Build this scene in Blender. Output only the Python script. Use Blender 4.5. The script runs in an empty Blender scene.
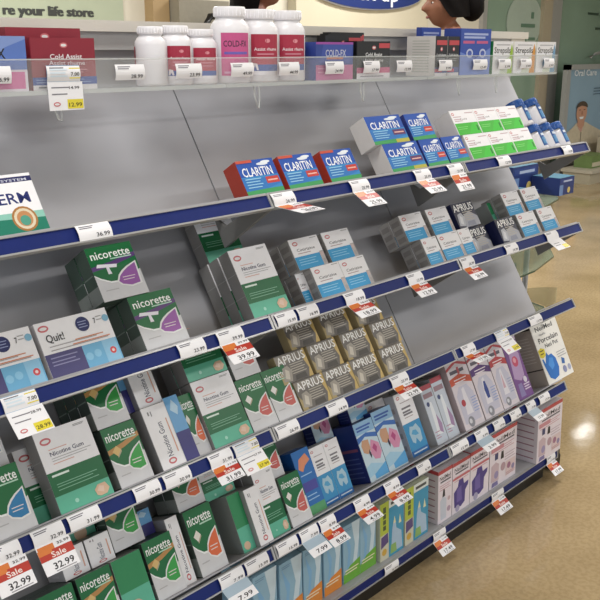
import bpy, math, random
from math import sin, cos, pi, radians as R
from mathutils import Matrix, Vector
random.seed(7)
C = bpy.context.scene.collection
SC = bpy.context.scene

# ------------------------------------------------------------------ camera
cam = bpy.data.cameras.new('camera'); co = bpy.data.objects.new('camera', cam); C.objects.link(co)
cam.sensor_fit = 'HORIZONTAL'; cam.sensor_width = 36; cam.lens = 862.5 / 600 * 36
cam.clip_start = 0.05; cam.clip_end = 60
right = Vector((0.68667573, -0.72696385, 0)); up = Vector((0.20248376, 0.19126216, 0.96042653)); fwd = Vector((0.69819537, 0.65950158, -0.27853346))
m = Matrix((right, up, -fwd)).transposed().to_4x4(); m.translation = (0, 0, 1.55)
co.matrix_world = m; SC.camera = co
# ------------------------------------------------------------------ world, lights, exposure
SC.view_settings.view_transform = 'Standard'; SC.view_settings.look = 'None'
SC.view_settings.gamma = 1; SC.view_settings.use_curve_mapping = False
SC.view_settings.exposure = -0.06
w = bpy.data.worlds.new('world'); SC.world = w; w.use_nodes = True
w.node_tree.nodes['Background'].inputs[0].default_value = (0.93, 0.97, 1, 1)
w.node_tree.nodes['Background'].inputs[1].default_value = 0.9
LIGHTS = [(0.6, -1.3), (3.6, -1.3), (6.6, -1.3), (0.6, 1.0), (3.6, 1.5), (9.5, 4.15), (6.9, 1.5), (2.4, 3.9), (5.9, 4.0), (9.6, 0.9)]
def area(x, y, p):
    l = bpy.data.lights.new('ceiling_light', 'AREA'); l.shape = 'RECTANGLE'; l.size = 1.15 if p > 5 else .4; l.size_y = 0.26 if p > 5 else .15; l.energy = p
    l.color = (1.0, 0.98, 0.95)
    o = bpy.data.objects.new('ceiling_lamp_light', l); o.location = (x, y, 2.965); C.objects.link(o)
for (x, y) in LIGHTS: area(x, y, (22 if x < 1 else 70 if y > 3 else 38) if x < 9 else 2.5 if y > 3 else 60)

# ------------------------------------------------------------------ materials
def lin(h):
    h = h.lstrip('#'); o = []
    for i in (0, 2, 4):
        c = int(h[i:i+2], 16) / 255; o.append(c / 12.92 if c <= .04045 else ((c + .055) / 1.055) ** 2.4)
    return tuple(o) + (1,)
MATS = {}
def mat(name, col, rough=.45, metal=0, var=.06, scale=30, alpha=1, trans=0, emit=0, bump=0, coat=0, ior=1.45, spec=.5):
    if name in MATS: return MATS[name]
    M = bpy.data.materials.new(name); M.use_nodes = True; nt = M.node_tree; b = nt.nodes['Principled BSDF']
    c = lin(col)
    b.inputs['Roughness'].default_value = rough; b.inputs['Metallic'].default_value = metal
    b.inputs['Alpha'].default_value = alpha; b.inputs['Transmission Weight'].default_value = trans; b.inputs['IOR'].default_value = ior
    b.inputs['Coat Weight'].default_value = coat; b.inputs['Specular IOR Level'].default_value = spec
    tc = nt.nodes.new('ShaderNodeTexCoord'); n = nt.nodes.new('ShaderNodeTexNoise'); n.inputs['Scale'].default_value = scale; n.inputs['Detail'].default_value = 4
    nt.links.new(tc.outputs['Object'], n.inputs['Vector'])
    mx = nt.nodes.new('ShaderNodeMix'); mx.data_type = 'RGBA'
    mx.inputs[6].default_value = tuple(max(0, v * (1 - var)) for v in c[:3]) + (1,); mx.inputs[7].default_value = tuple(min(1, v * (1 + var)) for v in c[:3]) + (1,)
    nt.links.new(n.outputs['Fac'], mx.inputs[0]); nt.links.new(mx.outputs[2], b.inputs['Base Color'])
    if emit:
        b.inputs['Emission Color'].default_value = c; b.inputs['Emission Strength'].default_value = emit
    if bump:
        bp = nt.nodes.new('ShaderNodeBump'); bp.inputs['Strength'].default_value = bump; bp.inputs['Distance'].default_value = .002
        nt.links.new(n.outputs['Fac'], bp.inputs['Height']); nt.links.new(bp.outputs[0], b.inputs['Normal'])
    MATS[name] = M; return M
def ink(h, rough=.38):
    return mat('print ' + h, h, rough, var=.05, scale=60)
STEEL = mat('grey painted steel', '#a8a8ad', .52, .0, var=.05, scale=6, bump=.02)
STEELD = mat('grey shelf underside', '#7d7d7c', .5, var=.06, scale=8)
SILVER = mat('silver rail edge', '#a9a9aa', .3, .25, var=.05)
NAVY = mat('navy rail insert', '#152668', .45, var=.12, scale=40, spec=.25)
CLEAR = mat('clear acrylic', '#f2f5f4', .05, var=.01, alpha=.1)
CLEARE = mat('clear acrylic edge', '#e6eae8', .12, var=.02, alpha=.4)
PAPER = mat('white paper', '#f1f0f3', .55, var=.03, scale=50)
FW = '#efeef1'; WHITE = ink('#e6e4e4'); BLACKP = mat('black plastic', '#161514', .45, var=.2)
GREYSIDE = ink('#b9b6b4')
PLASTIC = mat('white bottle plastic', '#eceaee', .3, var=.02)

# ------------------------------------------------------------------ mesh builder
TXT = {}
def text_geo(s):
    if s in TXT: return TXT[s]
    cu = bpy.data.curves.new('t', 'FONT'); cu.body = s; cu.size = 1; cu.resolution_u = 2; cu.offset = .012
    o = bpy.data.objects.new('t', cu); C.objects.link(o)
    dg = bpy.context.evaluated_depsgraph_get(); me = o.evaluated_get(dg).to_mesh()
    vs = [(v.co.x, v.co.y) for v in me.vertices]; fs = [tuple(p.vertices) for p in me.polygons]
    bpy.data.objects.remove(o); bpy.data.curves.remove(cu)
    if vs:
        x0 = min(v[0] for v in vs); wd = max(v[0] for v in vs) - x0; vs = [(v[0] - x0, v[1]) for v in vs]
    else: wd = 1
    TXT[s] = (vs, fs, wd); return TXT[s]
class MB:
    def __init__(s, W=1, H=1): s.v = []; s.f = []; s.m = []; s.mats = []; s.W = W; s.H = H; s.lay = 0; s.map = None; s.sm = set()
    def mi(s, M):
        if M not in s.mats: s.mats.append(M)
        return s.mats.index(M)
    def add(s, vs, fs, M, smooth=False):
        b = len(s.v); s.v += [tuple(v) for v in vs]; k = s.mi(M)
        for f in fs:
            if smooth: s.sm.add(len(s.f))
            s.f.append(tuple(b + i for i in f)); s.m.append(k)
    def box(s, x0, x1, y0, y1, z0, z1, M):
        vs = [(x, y, z) for x in (x0, x1) for y in (y0, y1) for z in (z0, z1)]
        s.add(vs, [(0, 1, 3, 2), (4, 6, 7, 5), (0, 4, 5, 1), (2, 3, 7, 6), (0, 2, 6, 4), (1, 5, 7, 3)], M)
    # printed marks: local front plane is y=0, u and t run 0..1 over the front
    def pt(s, x, z, y):
        return s.map(x, z, y) if s.map else (x, y, z)
    def poly(s, pts, M, absolute=False):
        if isinstance(M, str): M = ink(M)
        s.lay += 1; y = -.0002 - .00006 * s.lay
        P = [(p[0], p[1]) if absolute else (p[0] * s.W, p[1] * s.H) for p in pts]
        s.add([s.pt(x, z, y) for x, z in P], [tuple(range(len(P)))], M)
    def rect(s, u0, t0, u1, t1, M, n=1):
        if s.map:
            n = 8
        for i in range(n):
            a = u0 + (u1 - u0) * i / n; b = u0 + (u1 - u0) * (i + 1) / n
            if i: s.lay -= 1
            s.poly([(a, t0), (b, t0), (b, t1), (a, t1)], M)
    def disc(s, u, t, r, M, ry=None, a0=0, a1=360, n=18):
        # r as a fraction of the width
        ry = r * s.W / s.H if ry is None else ry
        k = max(3, int(n * (a1 - a0) / 360)); P = [(u + r * cos(R(a0 + (a1 - a0) * i / k)), t + ry * sin(R(a0 + (a1 - a0) * i / k))) for i in range(k + (0 if a1 - a0 == 360 else 1))]
        if a1 - a0 != 360: P = [(u, t)] + P
        s.poly(P, M)
    def text(s, st, u, t, size, M, maxw=None, rot=0, sx=1):
        # size: letter size as fraction of height; maxw as fraction of width
        if isinstance(M, str): M = ink(M)
        vs, fs, wd = text_geo(st); sz = size * s.H; k = sz * sx
        if maxw: k = (maxw * (s.H if rot else s.W)) / wd
        s.lay += 1; y = -.0002 - .00006 * s.lay; c, q = cos(R(rot)), sin(R(rot)); P = []
        for (a, b) in vs:
            a *= k; b *= sz; P.append(s.pt(u * s.W + a * c - b * q, t * s.H + a * q + b * c, y))
        s.add(P, fs, M)
    def lines(s, u0, u1, ts, M, h=.012):
        for i, t in enumerate(ts):
            s.rect(u0, t, u1 - (.12 * (u1 - u0) if i % 2 else 0), t + h, M)
    def lathe(s, prof, M, n=28, cx=0, cy=0, a0=0, a1=360):
        vs = []; fs = []
        k = n + (0 if a1 - a0 == 360 else 1)
        for (r, z) in prof:
            for i in range(k):
                a = R(a0 + (a1 - a0) * i / n); vs.append((cx + r * cos(a), cy + r * sin(a), z))
        for j in range(len(prof) - 1):
            for i in range(n):
                i2 = (i + 1) % k
                if k > n or True:
                    fs.append((j * k + i, j * k + i2, (j + 1) * k + i2, (j + 1) * k + i))
        s.add(vs, fs, M, True)
    def tube(s, pts, r, M, n=8):
        pts = [Vector(p) for p in pts]; rings = []
        for i, p in enumerate(pts):
            d = (pts[min(i + 1, len(pts) - 1)] - pts[max(i - 1, 0)]).normalized()
            a = d.orthogonal().normalized(); b = d.cross(a)
            rings.append([p + r * (cos(2 * pi * k / n) * a + sin(2 * pi * k / n) * b) for k in range(n)])
        vs = [v for q in rings for v in q]
        fs = [(i * n + k, i * n + (k + 1) % n, (i + 1) * n + (k + 1) % n, (i + 1) * n + k) for i in range(len(pts) - 1) for k in range(n)]
        fs += [tuple(range(n)), tuple((len(pts) - 1) * n + k for k in range(n))]
        s.add(vs, fs, M, True)
    def build(s, name, parent=None, loc=None, rot=None):
        me = bpy.data.meshes.new(name); me.from_pydata(s.v, [], s.f)
        for M in s.mats: me.materials.append(M)
        for i, p in enumerate(me.polygons): p.material_index = s.m[i]; p.use_smooth = i in s.sm
        me.update()
        o = bpy.data.objects.new(name, me); C.objects.link(o)
        if parent: o.parent = parent
        if loc: o.location = loc
        if rot: o.rotation_euler = rot
        return o
def tag(o, label, cat, group=None):
    o['label'] = label; o['category'] = cat
    if group: o['group'] = group
    return o
def empty(name, loc=(0, 0, 0), rot=(0, 0, 0)):
    o = bpy.data.objects.new(name, None); C.objects.link(o); o.location = loc; o.rotation_euler = rot; o.empty_display_size = .05; return o
def struct(o): o['kind'] = 'structure'; return o

# ------------------------------------------------------------------ setting
def floor_mat():
    M = bpy.data.materials.new('polished beige floor'); M.use_nodes = True; nt = M.node_tree; b = nt.nodes['Principled BSDF']
    tc = nt.nodes.new('ShaderNodeTexCoord')
    n1 = nt.nodes.new('ShaderNodeTexNoise'); n1.inputs['Scale'].default_value = 2.2; n1.inputs['Detail'].default_value = 6
    n2 = nt.nodes.new('ShaderNodeTexNoise'); n2.inputs['Scale'].default_value = 70; n2.inputs['Detail'].default_value = 5
    r = nt.nodes.new('ShaderNodeValToRGB'); r.color_ramp.elements[0].position = .3; r.color_ramp.elements[1].position = .72
    r.color_ramp.elements[0].color = lin('#a18c69'); r.color_ramp.elements[1].color = lin('#bca681')
    r2 = nt.nodes.new('ShaderNodeValToRGB'); r2.color_ramp.elements[0].position = .42; r2.color_ramp.elements[1].position = .56
    r2.color_ramp.elements[0].color = (.76, .74, .70, 1); r2.color_ramp.elements[1].color = (1, 1, 1, 1)
    mx = nt.nodes.new('ShaderNodeMix'); mx.data_type = 'RGBA'; mx.blend_type = 'MULTIPLY'; mx.inputs[0].default_value = .55
    for n in (n1, n2): nt.links.new(tc.outputs['Object'], n.inputs['Vector'])
    nt.links.new(n1.outputs['Fac'], r.inputs[0]); nt.links.new(n2.outputs['Fac'], r2.inputs[0])
    nt.links.new(r.outputs[0], mx.inputs[6]); nt.links.new(r2.outputs[0], mx.inputs[7]); nt.links.new(mx.outputs[2], b.inputs['Base Color'])
    b.inputs['Roughness'].default_value = .08; b.inputs['Specular IOR Level'].default_value = .5
    bp = nt.nodes.new('ShaderNodeBump'); bp.inputs['Strength'].default_value = .12; bp.inputs['Distance'].default_value = .004
    n3 = nt.nodes.new('ShaderNodeTexNoise'); n3.inputs['Scale'].default_value = 9; n3.inputs['Detail'].default_value = 3
    nt.links.new(tc.outputs['Object'], n3.inputs['Vector']); nt.links.new(n3.outputs['Fac'], bp.inputs['Height']); nt.links.new(bp.outputs[0], b.inputs['Normal'])
    return M
q = MB(); q.box(-2, 13, -4, 7, -.05, 0, floor_mat()); struct(q.build('floor'))
q = MB(); q.box(-2, 13, -4, 7, 3.0, 3.05, mat('ceiling tile', '#d9d7d0', .8, bump=.1, scale=50)); struct(q.build('ceiling'))
WALLM = mat('cream painted wall', '#d6d0c0', .6, scale=4)
q = MB(); q.box(-2, 8.48, 5.3, 5.4, 0, 3.0, WALLM); struct(q.build('wall_back'))
q = MB(); q.box(12.9, 13, -4, 7, 0, 3.0, mat('far wall paint', '#8f9a86', .7, scale=3)); struct(q.build('wall_right'))
q = MB(); q.box(8.3, 12.9, 6.7, 6.8, 0, 3.0, mat('green room wall', '#9db3a2', .7, var=.25, scale=1.5)); struct(q.build('wall_behind_glass'))
q = MB(); q.box(1.9, 4.1, 2.35, 5.04, 0, .14, mat('raised platform lino', '#8c8474', .6)); struct(q.build('trim_1'))
# glass front with post
GLASS = mat('green tinted glass', '#8fa795', .1, var=.2, scale=1.2, alpha=.85)
FRAME = mat('cream aluminium frame', '#b5a993', .4, .2)
FRAME2 = mat('pale grey frame', '#a9a8a6', .4, .3)
f = MB(); f.box(9.72, 9.93, 5.24, 5.36, 0, 3, FRAME); f.box(9.93, 10.2, 5.26, 5.36, 0, 3, FRAME2); f.box(8.42, 8.5, 5.25, 5.36, 0, 3, FRAME2)
f.box(8.5, 12.9, 5.25, 5.35, 0, .1, FRAME2); f.box(8.5, 12.9, 5.25, 5.35, 2.6, 3.0, FRAME2)
wf = struct(f.build('window_1'))
f = MB(); f.box(8.5, 9.72, 5.29, 5.31, .1, 2.6, GLASS); f.build('glass_pane', wf)
f = MB(); f.box(10.2, 12.9, 5.29, 5.31, .1, 2.6, GLASS); gp = f.build('glass_pane', wf)
f = MB(); f.tube([(10.95, 5.2, 1.46), (10.95, 5.14, 1.5), (11.12, 5.13, 1.52), (11.2, 5.14, 1.46), (11.2, 5.14, 1.25), (11.2, 5.2, 1.22)], .02, FRAME2); f.build('door_handle', wf)
# frosted emblem on the glass
e = MB(1, 1)
def ell(cx, cz, rx, rz, M, y, inner=0):
    n = 32; P = [(cx + rx * cos(2 * pi * i / n), y, cz + rz * sin(2 * pi * i / n)) for i in range(n)]
    if not inner: e.add(P, [tuple(range(n))], M); return
    Q = [(cx + inner * rx * cos(2 * pi * i / n), y, cz + inner * rz * sin(2 * pi * i / n)) for i in range(n)]
    e.add(P + Q, [(i, (i + 1) % n, n + (i + 1) % n, n + i) for i in range(n)], M)
FROST = mat('frosted white film', '#a5b4a8', .5)
ell(9.36, 1.86, .40, .30, FROST, 5.283)
FILM = mat('green film', '#5f7d69', .5)
e.box(9.28, 9.60, 5.278, 5.281, 1.80, 1.84, FILM); e.box(9.36, 9.42, 5.278, 5.281, 1.60, 1.75, FILM); e.box(9.50, 9.56, 5.278, 5.281, 1.90, 1.97, FILM); e.box(9.46, 9.62, 5.278, 5.281, 1.66, 1.69, FILM)
e.build('frosted_emblem', wf)
e = MB()
for (x0, x1, z) in ((10.95, 11.25, 1.98), (11.3, 11.7, 1.96), (11.42, 11.55, 1.88), (11.2, 11.8, 1.80)):
    e.box(x0, x1, 5.283, 5.287, z, z + .03, mat('faded door lettering', '#3c4f42', .5))
e.build('door_lettering', wf)

# ------------------------------------------------------------------ wall signs behind the gondola
b = MB(); b.box(2.3, 3.77, 5.26, 5.298, 1.55, 2.25, mat('pale green banner', '#a9b199', .6, scale=5, var=.12))
bo = b.build('banner_sign')
t = MB(1, 1); [t.text('re your life store', dd, 0, .085, mat('charcoal lettering', '#3b3d3a', .5), maxw=.66) for dd in (0, .006, .011)]
to = t.build('lettering', bo); to.location = (2.855, 5.257, 1.765)
tag(bo, 'pale green wall banner with dark words about a life store', 'banner')
b = MB(); b.box(3.985, 4.13, 5.2, 5.3, 0, 2.9, mat('tan column', '#a98f68', .5)); tag(b.build('wall_column'), 'narrow tan wooden column right of the green banner', 'column')
b = MB(); b.box(4.14, 4.62, 5.1, 5.28, 0, 1.9, mat('grey cabinet', '#8d8778', .5, var=.12)); b.box(4.13, 5.2, 5.05, 5.28, 0, 1.70, mat('grey cabinet low', '#746f62', .5, var=.1))
o = b.build('storage_cabinet'); tag(o, 'grey cabinet against the back wall beside the tan column', 'cabinet')
for x in (4.3, 4.75):
    d = MB(); d.box(x, x + .4, 5.035, 5.05, .2, 1.65, mat('grey cabinet door', '#8a8475', .5)); d.build('door', o)
b = MB(); b.tube([(4.26, 4.95, 1.72), (4.30, 4.95, 1.78), (4.38, 4.95, 1.79), (4.45, 4.97, 1.75), (4.6, 4.98, 1.735)], .025, BLACKP); b.box(4.24, 4.62, 4.93, 5.06, 1.701, 1.735, BLACKP)
tag(b.build('telephone'), 'dark telephone lying on the low grey cabinet', 'telephone')
b = MB(); b.box(5.46, 7.34, 5.2, 5.298, 1.72, 2.7, mat('cream sign board', '#cdc5ae', .5, scale=3)); so = b.build('sign_board')
s = MB(); n = 40; cx, cz, rx, rz = 6.40, 2.06, .80, .165
def ellp(mb, cx, cz, rx, rz, y0, y1, M):
    F = [(cx + rx * cos(2 * pi * i / n), y0, cz + rz * sin(2 * pi * i / n)) for i in range(n)]; B = [(p[0], y1, p[2]) for p in F]
    mb.add(F + B, [tuple(range(n)), tuple(range(n, 2 * n))] + [(i, (i + 1) % n, n + (i + 1) % n, n + i) for i in range(n)], M)
ellp(s, cx, cz, rx, rz, 5.17, 5.2, mat('white oval rim', '#c9cbd6', .4)); ellp(s, cx, cz, rx * .98, rz * .94, 5.16, 5.18, mat('navy oval', '#22336f', .4)); s.build('oval_panel', so)
t = MB(1, 1); t.text('Pick up', 0, 0, .21, mat('sign white', '#dfe3ee', .5), maxw=.80); to = t.build('lettering', so); to.location = (6.0, 5.157, 1.978)
tag(so, 'cream sign board with a navy oval reading Pick up', 'sign')

# ------------------------------------------------------------------ poster stand
PX0, PX1, PZ0, PZ1, PY = 9.9, 11.5, .24, 1.38, 5.0
ps = empty('poster_stand', (10.7, PY, 0))
tag(ps, 'silver framed floor poster of a smiling man in a beige cardigan headed Oral Care', 'poster stand')
def rel(mb, name, par): o = mb.build(name, par); o.location = (-par.location[0], -par.location[1], -par.location[2]); return o
b = MB()
b.box(PX0, PX0 + .09, PY - .03, PY + .03, .02, PZ1, SILVER); b.box(PX1 - .09, PX1, PY - .03, PY + .03, .02, PZ1, SILVER); b.box(PX0, PX1, PY - .03, PY + .03, PZ1 - .06, PZ1, SILVER); b.box(PX0, PX1, PY - .03, PY + .03, PZ0 - .06, PZ0, SILVER)
rel(b, 'frame', ps)
b = MB(); b.box(PX0 + .09, PX1 - .09, PY - .012, PY + .012, PZ0, PZ1 - .06, mat('poster blue', '#8aa5ba', .45, scale=2, var=.12))
b.box(PX0 + .1, PX1 - .1, PY - .016, PY - .012, .28, .44, mat('poster strip', '#51633a', .5, var=.3, scale=14))
pp = rel(b, 'poster', ps)
b = MB(1, 1); W_ = mat('poster white', '#e5e9ec', .5)
def flat(pts, M, y): b.add([(p[0], y, p[1]) for p in pts], [tuple(range(len(pts)))], M)
CARD = mat('cardigan beige', '#c6b9a1', .7, var=.15, scale=20); SKIN = mat('photo skin', '#c0917a', .5); HAIR0 = mat('photo hair', '#51443b', .6, var=.3)
MX, MZ = 10.36, .80
def fm(pts, M, y): flat([(MX + p[0] * 1.55, MZ + p[1]) for p in pts], M, y)
fm([(-.34, -.54), (-.33, -.40), (-.27, -.26), (-.12, -.17), (-.06, -.12), (.10, -.12), (.2, -.17), (.38, -.25), (.5, -.38), (.54, -.54)], CARD, PY - .020)
fm([(-.055, -.12), (-.02, -.2), (.03, -.25), (.08, -.12)], mat('shirt pink', '#c79c93', .6), PY - .022)
fm([(.02, -.24), (.035, -.24), (.035, -.54), (.02, -.54)], mat('cardigan seam', '#8f8270', .6), PY - .023)
fm([(-.05, -.16), (-.05, -.06), (.07, -.06), (.07, -.16), (.02, -.20)], SKIN, PY - .0235)
fm([(.01 + .092 * cos(a * pi / 10), .125 * sin(a * pi / 10)) for a in range(20)], SKIN, PY - .024)
fm([(.01 + .10 * cos(a * pi / 12), .055 + .085 * sin(a * pi / 12)) for a in range(13)] + [(-.06, .07), (0, .085), (.07, .07)], HAIR0, PY - .026)
fm([(-.03, -.05), (.05, -.05), (.035, -.078), (-.015, -.078)], W_, PY - .027)
fm([(-.045, .03), (-.015, .03), (-.015, .04), (-.045, .04)], HAIR0, PY - .027); fm([(.035, .03), (.065, .03), (.065, .04), (.035, .04)], HAIR0, PY - .027)
fm([(.005, .02), (.02, .02), (.03, -.025), (0, -.025)], mat('photo skin shade', '#a3705a', .5), PY - .027)
for k in range(3): flat([(10.66, 1.08 - k * .035), (11.25, 1.08 - k * .035), (11.25, 1.09 - k * .035), (10.66, 1.09 - k * .035)], mat('poster small print', '#40556a', .5), PY - .02)
o = b.build('printed_photo', pp)
t = MB(1, 1); t.text('Oral Care', 0, 0, .105, W_, maxw=.6); o = t.build('lettering', pp); o.location = (10.10, PY - .02, 1.245)
b = MB(); b.box(9.85, 11.7, 4.55, 4.9, 0, .13, mat('white base unit', '#b3ab96', .5)); b.box(9.83, 11.72, 4.52, 4.92, .13, .17, mat('white base top', '#bdb6a6', .45))
tag(b.build('display_plinth'), 'low cream display plinth on the floor in front of the poster', 'plinth')
b = MB(); b.box(10.02, 10.45, 4.62, 4.85, .171, .32, mat('green leaflet box', '#6f8550', .5, var=.25, scale=12)); b.box(10.03, 10.44, 4.612, 4.62, .19, .24, mat('leaflet cream', '#c4bda4', .5))
tag(b.build('leaflet_box'), 'small green leaflet box on the low cream plinth', 'box')
b = MB(); b.box(10.55, 11.2, 4.62, 4.82, .171, .5, mat('cream parcel', '#b0a793', .5, var=.12)); tag(b.build('carton'), 'tall cream carton on the low cream plinth', 'carton')

# ------------------------------------------------------------------ shelving gondola
X0, BAY = 1.3117, .76
XL, XR = X0 - BAY, X0 + 2 * BAY
RY = 1.338
SH = {1: (1.2468, 32), 2: (.9692, 32), 3: (.6924, 32), 4: (.3766, 26), 5: (.104, 2)}
gd = empty('gondola_frame', (XL, 1.7, 0)); tag(gd, 'long grey steel shelving gondola body with pale top cap and black kick base', 'shelving unit')
b = MB(); b.box(XL - .3, XR + .07, 1.68, 1.78, .05, 1.585, STEEL); rel(b, 'back_board', gd)
b = MB(); b.box(XL - .3, XR + .1, 1.635, 1.86, 1.588, 1.611, mat('cream top cap', '#d6d0c6', .45, scale=5)); b.box(XL - .3, XR, 1.65, 1.68, 1.55, 1.588, mat('cap fascia', '#b4b3b3', .45)); b.box(XR, XR + .095, 1.645, 1.85, 1.56, 1.588, mat('cream top cap', '#d6d0c6')); rel(b, 'top_cap', gd)
b = MB(); b.box(XL - .3, XR - .06, 1.356, 1.67, 0, .066, BLACKP); rel(b, 'kick_plate', gd)
b = MB(); b.box(XR + .002, XR + .03, 1.34, 1.68, .02, .095, BLACKP); b.lathe([(0, 0), (.03, 0), (.034, .008), (.034, .05), (.026, .06), (0, .06)], BLACKP, cx=XR + .045, cy=1.38); rel(b, 'foot', gd)
b = MB(); b.box(XR - .06, XR - .01, 1.69, 1.80, .07, 1.545, STEEL); rel(b, 'upright', gd)
TRAY = {1: .004, 2: .004, 3: .004, 4: .009, 5: .001}
side = {0: 'left', 1: 'middle', 2: 'right'}
tier = {1: 'top', 2: 'second', 3: 'third', 4: 'fourth', 5: 'bottom'}
def shelf_empty(i, x):
    z, a = SH[i]; return empty('display_shelf', (x, RY, z), (R(-a), 0, 0))
def make_shelf(i, bay):
    xa = X0 + (bay - 1) * BAY; e = shelf_empty(i, xa); w_ = BAY - .003; end = .09 if False else 0
    tag(e, '%s slanted grey display shelf with navy price rail in the %s bay' % (tier[i], side[bay]) if i < 5 else 'flat bottom deck shelf with navy price rail in the %s bay' % side[bay], 'shelf', 'slanted shelves of the gondola' if i < 5 else None)
    D = .15 if i < 5 else .30
    b = MB(); TD = .105 if i < 5 else .30
    b.box(0, w_, .0, TD, TRAY[i] - .0035, TRAY[i] - .0003, STEEL); b.build('tray', e)
    b = MB()
    b.box(0, w_, -.003, .006, -.036, -.001, SILVER); b.box(0, w_, -.008, -.003, -.036, -.0325, SILVER); b.box(0, w_, -.008, -.003, -.0045, -.001, SILVER)
    b.box(0, .006, -.008, -.003, -.0325, -.0045, SILVER); b.box(w_ - .006, w_, -.008, -.003, -.0325, -.0045, SILVER)
    r = b.build('price_rail', e)
    b = MB(); b.box(.006, w_ - .006, -.0052, -.003, -.0325, -.0045, NAVY); b.build('rail_insert', r)
    a = SH[i][1]
    if i < 5:
        top = {1: .345, 2: .352, 3: .352, 4: .40}[i]
        y = 1.338 + D * cos(R(a)); top = min(top, (1.672 - y) / sin(R(a)))
        b = MB(); b.box(.001, w_, D, D + .004, .022 if i < 3 else .0, top, STEEL)
        b.build('back_panel', e)
        for xx in (0, w_ - .003):
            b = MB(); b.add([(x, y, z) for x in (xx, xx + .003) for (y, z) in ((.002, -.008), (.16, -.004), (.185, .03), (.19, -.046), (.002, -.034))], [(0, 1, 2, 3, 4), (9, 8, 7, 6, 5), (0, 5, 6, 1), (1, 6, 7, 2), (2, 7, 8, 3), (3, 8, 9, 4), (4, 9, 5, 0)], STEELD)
            b.build('side_bracket', e)
    return e
for i in (1, 2, 3, 4, 5):
    for bay in (0, 1, 2): make_shelf(i, bay)
# acrylic top shelf (z 1.48, front y 1.4615)
for bay in (0, 1, 2):
    xa = X0 + (bay - 1) * BAY; e = empty('acrylic_shelf', (xa, 1.4615, 1.48))
    tag(e, 'clear acrylic ledge with upright lip along the gondola top in the %s bay' % side[bay], 'shelf', None)
    w_ = BAY - .002
    b = MB(); b.box(0, w_, .003, .19, -.008, -.003, CLEAR); b.box(0, w_, .0, .003, -.010, -.002, CLEARE); b.build('base_plate', e)
    b = MB(); b.box(0, w_, 0, .003, -.002, .052, CLEAR); b.box(0, w_, -.0006, .0036, .052, .0545, CLEARE)
    if bay == 2: b.box(w_ - .003, w_, .003, .12, -.002, .052, CLEAR)
    b.build('front_lip', e)
    for hx in ((.33,), (.09, .47), (.16, .37))[bay]:
        b = MB(); b.tube([(hx, .006, -.010), (hx, .006, -.03), (hx + .010, .006, -.056), (hx + .018, .010, -.060), (hx + .022, .012, -.04), (hx + .022, .014, -.010)], .0022, CLEARE); b.build('support_hook', e)

# ------------------------------------------------------------------ printed cartons
GR = '#17693f'; TEAL = '#5fb79a'
def logo(q, u, t, r): q.disc(u, t, r, '#c96a70', ry=r * .6 * q.W / q.H); q.disc(u, t, r * .7, '#e6e4e4', ry=r * .3 * q.W / q.H)
def a_claritin(q, kind):
    q.rect(0, 0, 1, 1, '#1c4fa8'); q.rect(0, .12, 1, .52, '#2f86c4'); q.rect(0, 0, 1, .14, '#3d9a5a'); q.poly([(0, .12), (.6, .14), (1, .25), (1, .5), (.4, .45), (0, .5)], '#2a74bb')
    if kind == 'blue': q.rect(.62, 0, 1, .13, '#b8b04a')
    q.text('CLARITIN', .08, .53, .36, '#f2f4f8', maxw=.8)
    q.disc(.68, .86, .16, '#dfe6ee', ry=.045); q.disc(.78, .91, .13, '#e8edf2', ry=.04)
    q.rect(.62, .28, .97, .47, '#c23b34' if kind != 'blue' else '#5d3566'); q.rect(.66, .35, .93, .39, '#e8b4a8')
    q.lines(.08, .5, (.44, .36, .28, .2), '#9fd0e6', .025)
    if kind == 'red': q.rect(0, .92, .42, 1, '#c2513f')
def a_green_block(q):
    q.rect(0, 0, 1, 1, FW)
    q.text('Cold', .3, .6, .1, '#8a8688', maxw=.3); logo(q, .1, .85, .06); q.lines(.07, .4, (.72, .62, .55), '#c3a3ab', .03); q.lines(.6, .95, (.86,), '#c3a3ab', .03)
    q.rect(.02, .0, .98, .47, '#42b53a'); q.poly([(.45, 0), (.98, 0), (.98, .47), (.75, .47)], '#3fc23c'); q.rect(.87, .12, .93, .34, '#1f6f2b'); q.lines(.08, .5, (.3, .22), '#7fd673', .025)
def a_derm(q):
    q.rect(0, 0, 1, 1, FW)
    q.rect(0, .86, 1, .95, '#25295c'); q.text('SMOKING SYSTEM', .35, .875, .06, '#cfd2e2', maxw=.6)
    q.text('NICODERM', .05, .5, .26, '#1d2a6b', maxw=.87)
    q.rect(0, 0, 1, .3, '#1d7a64'); q.poly([(0, .3), (1, .22), (1, .34), (0, .36)], '#8cc4b4'); q.poly([(.2, .0), (.42, 0), (.36, .3), (.28, .3)], '#a9d5cb')
    q.disc(.80, .23, .12, '#a9753f'); q.disc(.80, .23, .10, '#dccfb4'); q.disc(.80, .23, .075, '#c0885a'); q.disc(.80, .20, .05, '#4f9a86')
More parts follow.
